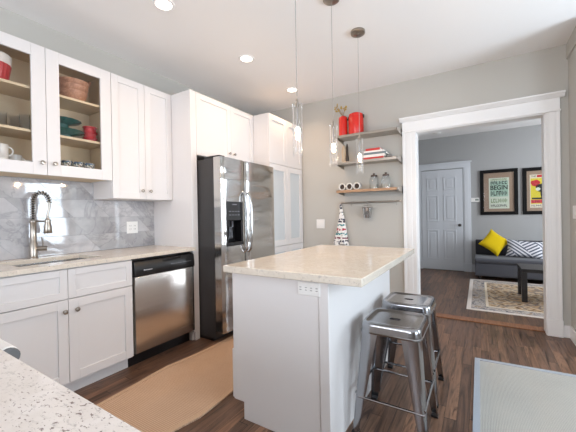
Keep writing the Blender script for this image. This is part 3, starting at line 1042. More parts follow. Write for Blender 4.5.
# ================================================================== BAR STOOLS
def make_stool(loc, label):
    root = thing('bar_stool', loc, label, 'stool', 'metal stools along the island')
    X, Y = loc[0], loc[1]
    n = 64
    prof = [(0.163, 0.552), (0.164, 0.560), (0.161, 0.563), (0.158, 0.590), (0.156, 0.601), (0.151, 0.607), (0.143, 0.608), (0.136, 0.606), (0.132, 0.603), (0.10, 0.602), (0.06, 0.602)]
    rings = []
    for r, z in prof:
        e = 7.0
        rings.append([(X + u, Y + v, z) for u, v in sup(r, r, n, e)])
    hole = [(X + u, Y + v, 0.602) for u, v in sup(0.030, 0.019, n, 3)]
    hole2 = [(X + u, Y + v, 0.588) for u, v in sup(0.029, 0.018, n, 3)]
    rings += [hole, hole2]
    # underside back down to a closed thin shell
    rings += [[(X + u, Y + v, 0.596) for u, v in sup(0.06, 0.06, n, 6)], [(X + u, Y + v, 0.596) for u, v in sup(0.145, 0.145, n, 7)], [(X + u, Y + v, 0.553) for u, v in sup(0.154, 0.154, n, 7)]]
    bb = B()
    rs = [[bb.bm.verts.new(p) for p in ring] for ring in rings]
    for a, c in zip(rs, rs[1:] + rs[:1]):
        for i in range(n):
            j = (i + 1) % n
            bb.bm.faces.new((a[i], a[j], c[j], c[i]))
    bb.obj('seat', stool_metal, root)
    S = 0.198
    for sx, sy in ((-1, -1), (1, -1), (-1, 1), (1, 1)):
        rg = []
        for kz in range(9):
            q = kz / 8
            z = 0.558 * (1 - q)
            wd = 0.088 * (1 - q) + 0.036 * q
            if q > 0.93:
                wd = 0.036
            c0 = 0.150 + (S - 0.150) * q
            th = 0.004
            # L section, opening inward, with a rounded outer corner
            sec = [(0, -wd), (0, -0.016), (-0.005, -0.005), (-0.016, 0), (-wd, 0), (-wd, -th), (-0.017, -th), (-0.008, -0.008), (-th, -0.017), (-th, -wd)]
            # the outer corner sits at (c0, c0)
            rg.append([(X + sx * (c0 + u), Y + sy * (c0 + v), z) for u, v in sec])
        lg = B().loft(rg).obj('leg', stool_metal, root)
        B().box(X + sx * S - (0.038 if sx > 0 else 0), X + sx * S + (0.038 if sx < 0 else 0), Y + sy * S - (0.038 if sy > 0 else 0), Y + sy * S + (0.038 if sy < 0 else 0), 0.0, 0.014).obj('foot_cap', black_plastic, lg, bevel=0.003)
    r_ = 0.175
    zr = 0.20
    for (p, q) in (((-1, -1), (1, -1)), ((-1, 1), (1, 1)), ((-1, -1), (-1, 1)), ((1, -1), (1, 1))):
        z = zr if p[1] == q[1] else zr + 0.018
        B().tube([(X + p[0] * r_, Y + p[1] * r_, z), (X + q[0] * r_, Y + q[1] * r_, z)], 0.0075, 8).obj('footrest', stool_metal, root)
    return root


st = make_stool((-0.418, 1.828, 0), 'galvanised metal bar stool nearer the camera, at the near end of the island')
copy_thing(st, (-0.428, 2.295, 0), 'galvanised metal bar stool at the far end of the island, partly behind the nearer one')

# ================================================================== RUGS
def flat_rug(name, label, pts, z0, z1, mat, band, bw, loc, group=None):
    r = thing(name, loc, label, 'rug', group)
    B().prism(pts, 'z', z0, z1).obj('weave', mat, r, bevel=0.002)
    cx = sum(p[0] for p in pts) / len(pts)
    cy = sum(p[1] for p in pts) / len(pts)
    b = B()
    n = len(pts)
    inner = []
    for (x, y) in pts:
        inner.append((x - math.copysign(bw, x - cx), y - math.copysign(bw, y - cy)))
    for i in range(n):
        j = (i + 1) % n
        b.prism([pts[i], pts[j], inner[j], inner[i]], 'z', z1, z1 + 0.003)
    b.obj('binding', band, r)
    return r


flat_rug('jute_runner', 'tan woven jute runner on floor between sink cabinets and island', [(-2.10, 0.62), (-1.50, 0.62), (-1.49, 1.05), (-1.465, 1.17), (-1.437, 1.29), (-1.442, 1.45), (-1.452, 1.60), (-1.46, 2.50), (-2.125, 2.50), (-2.115, 2.05), (-2.12, 1.90), (-2.14, 1.72), (-2.157, 1.60), (-2.150, 1.48), (-2.132, 1.35), (-2.11, 1.05)], 0.0005, 0.009, jute, jute_band, 0.03, (-1.85, 1.4, 0))
flat_rug('area_rug', 'pale grey woven rug at lower right, in front of the doorway', [(-0.045, 0.75), (1.35, 0.75), (1.35, 3.03), (0.60, 2.995), (-0.045, 2.955)], 0.0005, 0.010, grey_weave, grey_band, 0.035, (0.6, 1.9, 0))

# ================================================================== CEILING LIGHTS
can_glow = emit('recessed_lamp_glow', (1.0, 0.86, 0.70), 9.0)


def recessed(loc, label):
    r = thing('recessed_light', loc, label, 'ceiling light', 'recessed ceiling lights')
    X, Y, Z = loc
    B().lathe([(0.056, -0.004), (0.060, -0.007), (0.076, -0.006), (0.080, -0.0005)], (X, Y, Z), 'z', 28, cap=False).obj('trim_ring', trim_white, r)
    B().lathe([(0.0, -0.003), (0.057, -0.003), (0.057, -0.0008), (0.0, -0.0008)], (X, Y, Z), 'z', 28, cap=False).obj('lens', can_glow, r)
    l = bpy.data.lights.new('recessed_lamp', 'SPOT')
    l.energy = CAN_POWER * 6
    l.color = (1.0, 0.66, 0.40)
    l.spot_size = math.radians(150)
    l.spot_blend = 0.9
    l.shadow_soft_size = 0.05
    o = bpy.data.objects.new('recessed_lamp', l)
    COL.objects.link(o)
    o.parent = r
    o.location = (0, 0, -0.02)
    return r


rl = recessed((-1.95, 1.475, ZC), 'lit recessed ceiling light nearest the camera, at top edge of photo')
copy_thing(rl, (-1.95, 2.425, ZC), 'lit recessed ceiling light in the middle of the row, before the fridge')
copy_thing(rl, (-1.97, 3.34, ZC), 'lit recessed ceiling light nearest the back wall, beside first pendant')

bulb_glow = emit('pendant_bulb_glow', (1.0, 0.82, 0.58), 60.0)


def pendant(loc, label):
    r = thing('pendant_light', loc, label, 'pendant light', 'glass tube pendants over the island')
    X, Y, Z = loc
    B().lathe([(0.060, -0.001), (0.060, -0.022), (0.055, -0.026), (0.012, -0.028), (0.012, -0.034), (0.0, -0.034)], (X, Y, Z), 'z', 28).obj('canopy', nickel, r)
    B().tube([(X, Y, Z - 0.03), (X, Y, 1.900)], 0.0018, 6).obj('cord', plain('cord_grey', lin(150, 146, 142), 0.5), r)
    B().lathe([(0.005, 0.07), (0.008, 0.06), (0.008, 0.045), (0.010, 0.042), (0.010, 0.02), (0.0, 0.02)], (X, Y, 1.815), 'z', 16).obj('socket', nickel, r)
    B().lathe([(0.012, 0.0), (0.027, 0.0), (0.029, 0.004), (0.029, 0.300), (0.024, 0.306), (0.010, 0.308), (0.010, 0.302), (0.0235, 0.298), (0.0235, 0.018), (0.012, 0.016)], (X, Y, 1.553), 'z', 24, cap=False).obj('glass_tube', glass, r)
    B().sphere((X, Y, 1.703), 0.013, 12, (1, 1, 1.4)).obj('bulb', bulb_glow, r)
    B().lathe([(0.003, 0), (0.003, 0.117)], (X, Y, 1.719), 'z', 10).obj('lamp_stem', chrome, r)
    B().lathe([(0.0, 0.0), (0.014, 0.004), (0.018, 0.016), (0.012, 0.03), (0.0, 0.034)], (X, Y, 1.578), 'z', 14, cap=False).obj('glass_bead', glass, r)
    l = bpy.data.lights.new('pendant_lamp', 'POINT')
    l.energy = PENDANT_POWER
    l.color = (1.0, 0.66, 0.38)
    l.shadow_soft_size = 0.02
    o = bpy.data.objects.new('pendant_lamp', l)
    COL.objects.link(o)
    o.parent = r
    o.location = (0, 0, 1.69 - Z)
    return r


pl = pendant((-0.893, 1.57, ZC), 'lit clear glass tube pendant light, leftmost of three over the island')
copy_thing(pl, (-0.886, 2.08, ZC), 'lit clear glass tube pendant light, middle one of three over the island')
copy_thing(pl, (-0.864, 2.59, ZC), 'lit clear glass tube pendant light, rightmost of three, before the wall shelves')

# ================================================================== WALL SHELVES AND WHAT STANDS ON THEM
def wall_shelf(z, label, edge):
    s = thing('wall_shelf', (-1.13, YB - 0.13, z), label, 'shelf', 'steel wall shelves beside the doorway')
    x0, x1 = -1.510, -0.785
    b = B().box(x0, x1, YB - 0.265, YB - 0.006, z - 0.016, z)
    b.obj('board', shelf_metal, s, bevel=0.002)
    B().box(x0, x1, YB - 0.272, YB - 0.2655, z - 0.030, z + 0.002).obj('front_edge', edge, s, bevel=0.002)
    for x in (x0 - 0.012, x1 + 0.0005):
        B().prism([(YB - 0.001, z - 0.055), (YB - 0.001, z + 0.035), (YB - 0.03, z + 0.03), (YB - 0.262, z + 0.004), (YB - 0.268, z - 0.024), (YB - 0.24, z - 0.026)], 'x', x, x + 0.0115).obj('bracket', nickel, s, bevel=0.002)
    return s


wall_shelf(2.178, 'highest of three steel wall shelves, holding red canisters', shelf_metal)
wall_shelf(1.848, 'middle steel wall shelf, holding stacked red and white books', shelf_metal)
wall_shelf(1.500, 'lowest wall shelf with wood-toned edge, holding cups and glass jars', shelf_wood)

# hanging rail
hr = thing('hanging_rail', (-1.15, YB - 0.04, 1.355), 'steel rail with hooks mounted under the lowest wall shelf', 'rail')
B().tube([(-1.56, YB - 0.045, 1.352), (-0.79, YB - 0.045, 1.352)], 0.0095, 12).obj('bar', shelf_metal, hr)
for x in (-1.545, -0.80):
    B().tube([(x, YB - 0.0005, 1.352), (x, YB - 0.045, 1.352)], 0.008, 10).lathe([(0.018, -0.001), (0.018, -0.008)], (x, YB, 1.352), 'y', 14).obj('mount', nickel, hr)


def s_hook(x, label):
    h = thing('hook', (x, YB - 0.05, 1.33), label, 'hook', 'hooks on the rail')
    pts = []
    for i in range(13):
        a = math.radians(200 - 290 * i / 12)
        pts.append((x, YB - 0.045 + 0.0135 * math.cos(a), 1.352 + 0.0135 * math.sin(a)))
    yb2 = pts[-1][1]
    zb2 = pts[-1][2]
    for i in range(1, 11):
        a = math.radians(90 + 200 * i / 10)
        pts.append((x, YB - 0.058 + 0.010 * math.cos(a), 1.319 + 0.010 * math.sin(a)))
    B().tube(pts, 0.0028, 6).obj('wire', nickel, h)
    return h


s_hook(-1.395, 'empty steel hook on rail between towel and pail')
s_hook(-0.835, 'empty steel hook at right end of rail beside doorway')
s_hook(-1.185, 'steel hook on rail carrying the small metal pail')
# pail
pa = thing('metal_pail', (-1.185, YB - 0.065, 1.16), 'small metal pail hanging from the steel rail', 'pail')
px_, py_ = -1.185, YB - 0.075
B().lathe([(0.0, 0.003), (0.042, 0.003), (0.044, 0.0), (0.064, 0.125), (0.068, 0.128), (0.066, 0.132), (0.061, 0.128), (0.041, 0.006), (0.0, 0.006)], (px_, py_, 1.155), 'z', 24, cap=False).obj('bucket', chrome, pa)
hp = []
for i in range(13):
    a = PI * i / 12
    hp.append((px_ + 0.068 * math.cos(a), py_, 1.280 + 0.035 * math.sin(a)))
B().tube(hp, 0.0025, 6).obj('bail_handle', nickel, pa)
B().box(px_ - 0.021, px_ + 0.021, py_ - 0.0565, py_ - 0.0525, 1.195, 1.245).obj('label_plate', plain('pail_label', lin(92, 90, 88), 0.5), pa, smooth=False)
# towel gathered at the top, flaring below
tw = B()
rings = []
for k_ in range(15):
    q = k_ / 14
    z = 1.345 - 0.535 * q
    w = 0.010 + 0.082 * q ** 1.1
    d = 0.010 + 0.024 * q
    ring = []
    for i in range(48):
        a = 2 * PI * i / 48
        rip = 1 + 0.20 * q * math.sin(5 * a + 0.6) + 0.10 * q * math.sin(9 * a)
        ring.append((-1.545 + 0.012 * math.sin(4 * q) + w * rip * math.cos(a), YB - 0.062 + d * rip * math.sin(a), z - 0.012 * q * math.cos(3 * a)))
    rings.append(ring)
tw.loft(rings)
tag(tw.obj('dish_towel', towel_mat, loc=(-1.545, YB - 0.06, 1.1)), 'white dish towel with red, teal and navy pattern hanging at left end of rail', 'towel')

# canisters on the top shelf
zt = 2.1805
cn = thing('canister', (-1.46, YB - 0.16, zt), 'tall narrow red enamel canister holding dried stems on the highest shelf', 'canister')
cx, cy = -1.455, YB - 0.150
B().lathe([(0.052, 0), (0.054, 0.006), (0.054, 0.235), (0.050, 0.252), (0.030, 0.266), (0.022, 0.270), (0.018, 0.270), (0.018, 0.10), (0.0, 0.10)], (cx, cy, zt), 'z', 28, cap=False).lathe([(0, 0.0), (0.052, 0.0)], (cx, cy, zt), 'z', 28, cap=False).obj('body', red_enamel, cn)
B().box(cx + 0.050, cx + 0.066, cy - 0.008, cy + 0.008, zt + 0.20, zt + 0.226).obj('side_clip', black_plastic, cn, bevel=0.002)
ds_ = thing('dried_stems', (cx, cy, zt + 0.11), 'yellowish dried flower stems standing in the narrow red canister', 'dried flowers')
b = B()
bl = B()
tips = [(-0.10, 0.0, 0.135), (-0.075, -0.02, 0.15), (-0.05, 0.01, 0.10), (-0.015, -0.01, 0.115), (0.02, 0.01, 0.10), (0.045, -0.015, 0.105), (-0.085, 0.015, 0.11)]
for (tx, ty, tz) in tips:
    p0 = (cx + tx * 0.08, cy + ty * 0.1, zt + 0.115)
    p1 = (cx + tx * 0.15, cy + ty * 0.3, zt + 0.28)
    p2 = (cx + tx, cy + ty, zt + 0.27 + tz)
    b.tube([p0, p1, p2], [0.002, 0.002, 0.0015], 5)
    for q in range(3):
        bl.sphere((p2[0] + random.uniform(-0.014, 0.014), p2[1] + random.uniform(-0.012, 0.012), p2[2] + random.uniform(-0.03, 0.008)), random.uniform(0.007, 0.012), 8, (1, 1, 1.3))
b.obj('stem', plain('dried_stem', lin(150, 112, 60), 0.8, var=0.2), ds_)
bl.obj('blossom', plain('dried_blossom', lin(188, 160, 84), 0.85, var=0.25, scale=60), ds_)

cn2 = thing('canister', (-1.29, YB - 0.15, zt), 'wide red enamel canister with black clasps on the highest shelf', 'canister')
cx, cy = -1.288, YB - 0.145
B().lathe([(0.0, 0), (0.088, 0), (0.092, 0.006), (0.092, 0.225), (0.088, 0.234), (0.0, 0.234)], (cx, cy, zt), 'z', 32, cap=False).obj('body', red_enamel, cn2)
B().lathe([(0.086, 0.2345), (0.088, 0.240), (0.084, 0.262), (0.060, 0.275), (0.0, 0.280)], (cx, cy, zt), 'z', 32).obj('lid', red_enamel, cn2)
B().box(cx + 0.082, cx + 0.104, cy - 0.010, cy + 0.010, zt + 0.205, zt + 0.245).box(cx - 0.104, cx - 0.082, cy - 0.010, cy + 0.010, zt + 0.205, zt + 0.245).obj('clasp', black_plastic, cn2, bevel=0.002)

# middle shelf: figurine bottle, stack of books
zm_ = 1.8505
vb = thing('carved_ornament', (-1.46, YB - 0.14, zm_), 'tall dark and pale ornament at left end of the middle shelf', 'ornament')
vx, vy = -1.452, YB - 0.14
B().lathe([(0.0, 0), (0.030, 0.0), (0.034, 0.01), (0.026, 0.09), (0.034, 0.15), (0.022, 0.21), (0.010, 0.235), (0.0, 0.240)], (vx, vy, zm_), 'z', 20, cap=False).obj('body', plain('ornament_pale', lin(196, 176, 150), 0.5, var=0.3, scale=20), vb)
B().lathe([(0.0, 0.0), (0.018, 0.0), (0.022, 0.05), (0.016, 0.12), (0.014, 0.20), (0.006, 0.24), (0.0, 0.245)], (vx + 0.045, vy - 0.01, zm_), 'z', 16, cap=False).obj('dark_half', plain('ornament_dark', lin(66, 54, 44), 0.5, var=0.3, scale=20), vb)
cols = [('red', lin(196, 52, 48), 0.026, 0.24), ('white', lin(236, 230, 226), 0.030, 0.25), ('grey', lin(116, 128, 132), 0.026, 0.255), ('white', lin(234, 228, 226), 0.020, 0.235), ('red', lin(206, 58, 56), 0.028, 0.17)]
zz = zm_
where = ['at the bottom of', 'second from bottom in', 'in the middle of', 'second from top in', 'on top of']
for i, (cn_, c, h, w) in enumerate(cols):
    xo = -1.175 + (0.0, 0.004, 0.012, 0.006, 0.03)[i]
    k = thing('book', (xo + w / 2, YB - 0.13, zz), '%s book lying flat, %s the stack on the middle shelf' % (cn_, where[i]), 'book', 'books stacked flat on the middle shelf')
    cv = plain('book_cover_' + cn_, c, 0.5)
    y0_, y1_ = YB - 0.235, YB - 0.06
    B().box(xo, xo + w, y0_, y1_, zz + 0.0004, zz + 0.003).box(xo, xo + w, y0_, y1_, zz + h - 0.003, zz + h - 0.0004).box(xo, xo + w, y0_, y0_ + 0.003, zz + 0.003, zz + h - 0.003).obj('cover', cv, k, smooth=False)
    B().box(xo + 0.004, xo + w - 0.004, y0_ + 0.0035, y1_ - 0.004, zz + 0.0032, zz + h - 0.0032).obj('pages', plain('paper', lin(230, 224, 212), 0.8), k, smooth=False)
    zz += h
tag(B().sphere((-0.895, YB - 0.14, zm_ + 0.028), 0.040, 16, (1, 1, 0.70)).obj('stone_bowl', plain('grey_stone', lin(140, 136, 132), 0.5, var=0.2), loc=(-0.895, YB - 0.14, zm_)), 'small rounded grey object beside the book stack on middle shelf', 'ornament')

# lowest shelf: cups on their sides and jars
zl = 1.5025
def cup(x, label):
    c = thing('cup', (x, YB - 0.17, zl), label, 'cup', 'cups lying on the lowest shelf')
    r = 0.044
    B().lathe([(0.0, 0.085), (r * 0.82, 0.085), (r, 0.07), (r, 0.0), (r * 0.80, -0.004), (r * 0.74, 0.004), (r * 0.70, 0.06), (0.0, 0.066)], (x, YB - 0.235, zl + r), 'y', 24, cap=False).obj('shell', white_china, c)
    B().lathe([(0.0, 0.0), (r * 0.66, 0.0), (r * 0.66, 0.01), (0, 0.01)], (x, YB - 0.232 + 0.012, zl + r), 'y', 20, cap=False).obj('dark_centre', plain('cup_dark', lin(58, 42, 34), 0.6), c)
    return c


c0 = cup(-1.452, 'white cup lying on its side, leftmost of three on the lowest shelf')
copy_thing(c0, (-1.358, YB - 0.17, zl), 'white cup lying on its side, middle of three on the lowest shelf')
copy_thing(c0, (-1.264, YB - 0.17, zl), 'white cup lying on its side, rightmost of three on the lowest shelf')


def jar(x, label):
    j = thing('glass_jar', (x, YB - 0.14, zl), label, 'jar', 'glass jars on the lowest shelf')
    y = YB - 0.14
    B().prism([(x + u, y + v) for u, v in sup(0.050, 0.05, 28, 4)], 'z', zl, zl + 0.003).loft([[(x + u * s, y + v * s, zl + z) for u, v in sup(0.05, 0.05, 28, 4)] for s, z in ((1, 0.003), (1.0, 0.11), (0.85, 0.13), (0.66, 0.138), (0.66, 0.148))], cap=False).obj('jar_body', thin_glass('jar_glass', (0.90, 0.92, 0.93), 0.5) if 'jar_glass' not in MATS else MATS['jar_glass'], j)
    B().lathe([(0.0, 0.0), (0.038, 0.0), (0.040, 0.004), (0.038, 0.020), (0.012, 0.024), (0.016, 0.04), (0.0, 0.046)], (x, y, zl + 0.149), 'z', 20, cap=False).obj('lid', plain('jar_lid', lin(78, 62, 52), 0.4), j)
    B().prism([(x + u, y + v) for u, v in sup(0.045, 0.045, 28, 4)], 'z', zl + 0.004, zl + 0.055).obj('contents', plain('jar_contents', lin(196, 190, 178), 0.8, var=0.4, scale=90), j)
    return j


j0 = jar(-1.076, 'clear glass jar with dark lid, left of two on the lowest shelf')
copy_thing(j0, (-0.935, YB - 0.14, zl), 'clear glass jar with dark lid, right of two on the lowest shelf')

# ================================================================== DISHES IN THE GLASS CABINET
zs1, zs2, zs0 = 2.1465, 1.8425, 1.5475
xs = -2.80


def bowl_prof(r, h, t_=0.008, foot=0.55):
    return [(0.0, 0.004), (r * foot, 0.0), (r * foot * 1.02, 0.006), (r * 0.86, h * 0.45), (r, h), (r - t_, h), (r * 0.86 - t_, h * 0.45 + t_), (r * foot * 0.9, 0.012), (0.0, 0.012)]


g_b = 'wooden bowls nested in the glass cabinet'
for i, (r, h, dz, lab) in enumerate(((0.105, 0.085, 0.0, 'brown wooden bowl at the bottom of the nest on the upper cabinet shelf'),
                                     (0.112, 0.080, 0.050, 'brown wooden bowl in the middle of the nest on the upper cabinet shelf'),
                                     (0.118, 0.070, 0.098, 'brown wooden bowl with upright handle, topmost of the nest in the cabinet'))):
    k = thing('wooden_bowl', (xs, 1.235, zs1 + dz), lab, 'bowl', g_b)
    B().lathe(bowl_prof(r, h, 0.010), (xs, 1.235, zs1 + dz), 'z', 32, cap=False).obj('bowl', wood_bowl, k)
    if i == 2:
        B().tube([(xs + 0.01, 1.335, zs1 + dz + 0.055), (xs + 0.01, 1.355, zs1 + dz + 0.09), (xs + 0.01, 1.362, zs1 + dz + 0.115)], [0.014, 0.012, 0.013], 10).obj('handle', wood_bowl, k)

teal = plain('teal_glaze', lin(14, 98, 90), 0.25, var=0.35, scale=30)
for dz, lab, yy in ((0.002, 'scalloped teal dish, lower of two stacked in the glass cabinet', 1.172), (0.082, 'scalloped teal dish, upper of two stacked in the glass cabinet', 1.150)):
    z = zs2 + dz
    k = thing('teal_dish', (xs, yy, z), lab, 'dish', 'teal dishes in the glass cabinet')
    b = B()
    n = 72
    rings = []
    for r, h in ((0.045, 0.0), (0.050, 0.004), (0.05, 0.030), (0.118, 0.052), (0.130, 0.062), (0.122, 0.065), (0.105, 0.056), (0.045, 0.038)):
        rr = []
        for i in range(n):
            a = 2 * PI * i / n
            q = r * (1 + (0.06 * abs(math.sin(9 * a)) if r > 0.1 else 0))
            rr.append((xs + q * math.cos(a), yy + q * math.sin(a), z + h))
        rings.append(rr)
    b.loft(rings).obj('dish', teal, k)
g_r = 'red ramekins stacked in the glass cabinet'
for i, lab in enumerate(('red ribbed ramekin at the bottom of the stack in the glass cabinet', 'red ribbed ramekin in the middle of the stack in the glass cabinet', 'red ribbed ramekin on top of the stack in the glass cabinet')):
    z = zs2 + 0.001 + i * 0.046
    tag(B().lathe([(0.0, 0), (0.046, 0), (0.048, 0.004), (0.045, 0.010), (0.046, 0.014), (0.046, 0.032), (0.054, 0.037), (0.054, 0.044), (0.047, 0.044), (0.044, 0.010), (0, 0.008)], (xs, 1.362, z), 'z', 26, cap=False).obj('ramekin', plain('ramekin_red', lin(206, 42, 50), 0.25, var=0.1), loc=(xs, 1.362, z)), lab, 'ramekin', g_r)
pat = None
k_ = NT('patterned_glaze')
vv_ = k_.n('ShaderNodeTexVoronoi', {'Vector': k_.coord(), 'Scale': 90}).outputs[1]
hs = k_.n('ShaderNodeSeparateColor', {0: vv_})
k_.p(Base_Color=k_.ramp(hs.outputs[0], [(0.0, lin(60, 84, 110)), (0.3, lin(220, 214, 200)), (0.55, lin(150, 110, 80)), (0.75, lin(90, 110, 100)), (0.9, lin(230, 226, 216))], 'CONSTANT'), Roughness=0.3)
for i, lab in enumerate(('small patterned bowl, leftmost of three on the cabinet floor behind the right glass door',
                         'small patterned bowl, middle of three on the cabinet floor behind the right glass door',
                         'small patterned bowl, rightmost of three on the cabinet floor behind the right glass door')):
    y = 1.155 + i * 0.083
    tag(B().lathe([(0.0, 0.003), (0.022, 0.0), (0.024, 0.006), (0.036, 0.03), (0.039, 0.062), (0.036, 0.062), (0.032, 0.03), (0.0, 0.010)], (xs + 0.06, y, zs0 + 0.052), 'z', 24, cap=False).lathe([(0, 0), (0.036, 0), (0.038, 0.030), (0.026, 0.053), (0, 0.053)], (xs + 0.06, y, zs0), 'z', 20, cap=False).obj('patterned_bowl', k_.m, loc=(xs + 0.06, y, zs0)), lab, 'bowl', 'patterned bowls in the glass cabinet')

# left door
rp = thing('ribbed_bowl', (xs, 0.74, zs1), 'red ribbed bowl with white rim on upper cabinet shelf, behind left glass door', 'bowl')
b = B()
n = 80
rings = []
for r, h in ((0.075, 0.0), (0.080, 0.006), (0.096, 0.10), (0.100, 0.125)):
    rings.append([(xs + r * (1 + 0.022 * math.cos(40 * PI * i / n * 1.0)) * math.cos(2 * PI * i / n), 0.745 + r * (1 + 0.022 * math.cos(40 * PI * i / n)) * math.sin(2 * PI * i / n), zs1 + h) for i in range(n)])
b.loft(rings).obj('body', plain('ribbed_red', lin(190, 56, 60), 0.3, var=0.1), rp)
B().lathe([(0.098, 0.1255), (0.102, 0.130), (0.104, 0.185), (0.098, 0.192), (0.092, 0.186), (0.090, 0.126)], (xs, 0.745, zs1), 'z', 36).obj('rim', white_china, rp)


def tumbler(y, x, lab, h=0.115):
    tg = MATS.get('tumbler_glass') or thin_glass('tumbler_glass', (0.985, 0.985, 0.985), 0.02)
    tag(B().lathe([(0.0, 0.006), (0.028, 0.0), (0.032, h), (0.030, h), (0.026, 0.008), (0.0, 0.010)], (x, y, zs2), 'z', 22, cap=False).obj('drinking_glass', tg, loc=(x, y, zs2)), lab, 'glass', 'drinking glasses in the cabinet')


tumbler(0.790, xs, 'clear drinking glass, leftmost on the middle cabinet shelf')
tumbler(0.868, xs - 0.03, 'clear drinking glass, second from left on the middle cabinet shelf')
tumbler(0.905, xs + 0.045, 'clear drinking glass, nearest the cabinet stile on the middle shelf')


def mug(y, x, lab, r=0.042, h=0.09, handle=True, z=None):
    z = zs0 if z is None else z
    k = thing('mug', (x, y, z), lab, 'mug', 'white mugs in the glass cabinet')
    B().lathe([(0.0, 0.005), (r * 0.9, 0.0), (r, 0.006), (r, h), (r - 0.005, h), (r - 0.006, 0.010), (0.0, 0.008)], (x, y, z), 'z', 24, cap=False).obj('body', white_china, k)
    pts = []
    for i in range(11):
        a = math.radians(90 - 180 * i / 10)
        pts.append((x + 0.4 * (r * 0.9 + 0.026 * math.cos(a)), y + 0.9 * (r * 0.95 + 0.026 * math.cos(a)), z + h * 0.5 + h * 0.33 * math.sin(a)))
    B().tube(pts, 0.005, 8).obj('handle', white_china, k)
    return k


mug(0.775, xs + 0.02, 'white mug, lower left behind the left glass door', z=zs0)
mug(0.775, xs + 0.02, 'white mug stacked on another mug behind the left glass door', z=zs0 + 0.0905)
mug(0.868, xs - 0.03, 'tall white mug right of the stacked pair behind the left glass door', 0.040, 0.125)
tag(B().lathe(bowl_prof(0.062, 0.075, 0.006), (xs + 0.07, 0.925, zs0), 'z', 28, cap=False).obj('china_bowl', white_china, loc=(xs + 0.07, 0.925, zs0)), 'white china bowl at lower right behind the left glass door', 'bowl')

# ================================================================== NEXT ROOM
# sofa
sf = thing('sofa', (0.9, 6.8, 0), 'dark grey low sofa seen through the doorway, against the far wall', 'sofa')
sx0_, sx1_ = -0.075, 2.05
B().prism(rrect(6.42, 7.17, 0.07, 0.30, 0.03), 'x', sx0_, sx1_).obj('base', sofa_fabric, sf, bevel=0.01)
B().prism(rrect(6.40, 7.0, 0.301, 0.385, 0.035), 'x', sx0_ + 0.002, sx1_ - 0.002).obj('seat_cushion', sofa_fabric, sf, bevel=0.012)
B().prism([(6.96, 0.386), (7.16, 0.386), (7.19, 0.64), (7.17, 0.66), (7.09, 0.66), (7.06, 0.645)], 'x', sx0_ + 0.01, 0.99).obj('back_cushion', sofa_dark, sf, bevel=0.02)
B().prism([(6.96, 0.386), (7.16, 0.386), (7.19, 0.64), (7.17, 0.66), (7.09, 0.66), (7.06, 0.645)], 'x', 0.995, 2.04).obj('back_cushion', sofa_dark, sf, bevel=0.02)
for x in (0.0, 1.95):
    for y in (6.47, 7.10):
        B().lathe([(0.018, 0), (0.026, 0.07)], (x, y, 0), 'z', 12).obj('leg', espresso, sf)


def cushion(w, h, t_, n=18):
    b = B()
    front, back = [], []
    for j in range(n + 1):
        fr_, bk_ = [], []
        for i in range(n + 1):
            u, v = 2 * i / n - 1, 2 * j / n - 1
            pin = 1 - 0.10 * (1 - abs(u)) * 0 
            px = u * w / 2 * (1 - 0.10 * (1 - v * v) * 1.0 * abs(u) ** 2)
            pz = v * h / 2 * (1 - 0.10 * (1 - u * u) * 1.0 * abs(v) ** 2)
            d = t_ / 2 * ((1 - u ** 4) * (1 - v ** 4)) ** 0.6
            edge = i in (0, n) or j in (0, n)
            f_ = b.bm.verts.new((px, -d, pz))
            fr_.append(f_)
            bk_.append(f_ if edge else b.bm.verts.new((px, d, pz)))
        front.append(fr_)
        back.append(bk_)
    for j in range(n):
        for i in range(n):
            b.bm.faces.new((front[j][i], front[j][i + 1], front[j + 1][i + 1], front[j + 1][i]))
            b.bm.faces.new((back[j][i], back[j + 1][i], back[j + 1][i + 1], back[j][i + 1]))
    return b


yp = tag(cushion(0.375, 0.375, 0.13).obj('throw_pillow', yellow_fabric), 'mustard yellow square pillow standing on its corner on the sofa', 'pillow', 'throw pillows on the sofa')
yp.rotation_euler = (math.radians(-22), math.radians(45 - 8), 0)
yp.location = (0.232, 6.85, 0.632)
sp_ = tag(cushion(0.54, 0.31, 0.12).obj('throw_pillow', chevron), 'white oblong pillow with dark slanted stripes on the sofa', 'pillow', 'throw pillows on the sofa')
sp_.rotation_euler = (math.radians(-18), math.radians(4), 0)
sp_.location = (0.672, 6.79, 0.536)

# coffee table
tb = thing('coffee_table', (0.95, 5.33, 0), 'dark espresso coffee table standing on the patterned rug', 'table')
tx0, tx1, ty0, ty1, th = 0.465, 1.42, 5.07, 5.60, 0.445
B().box(tx0, tx1, ty0, ty1, th - 0.045, th).obj('tabletop', espresso, tb, bevel=0.003)
for x in (tx0 + 0.002, tx1 - 0.062):
    for y in (ty0 + 0.002, ty1 - 0.062):
        B().box(x, x + 0.06, y, y + 0.06, 0.008, th - 0.0455).obj('leg', espresso, tb, bevel=0.002)
# rug of the next room; the origin is at its centre so the pattern follows it
pr = thing('oriental_rug', (0.83, 5.42, 0), 'faded beige and blue patterned rug under the coffee table in next room', 'rug')
B().box(-0.15, 1.81, 4.42, 6.42, 0.0005, 0.0075).obj('pile', persian, pr, bevel=0.002)

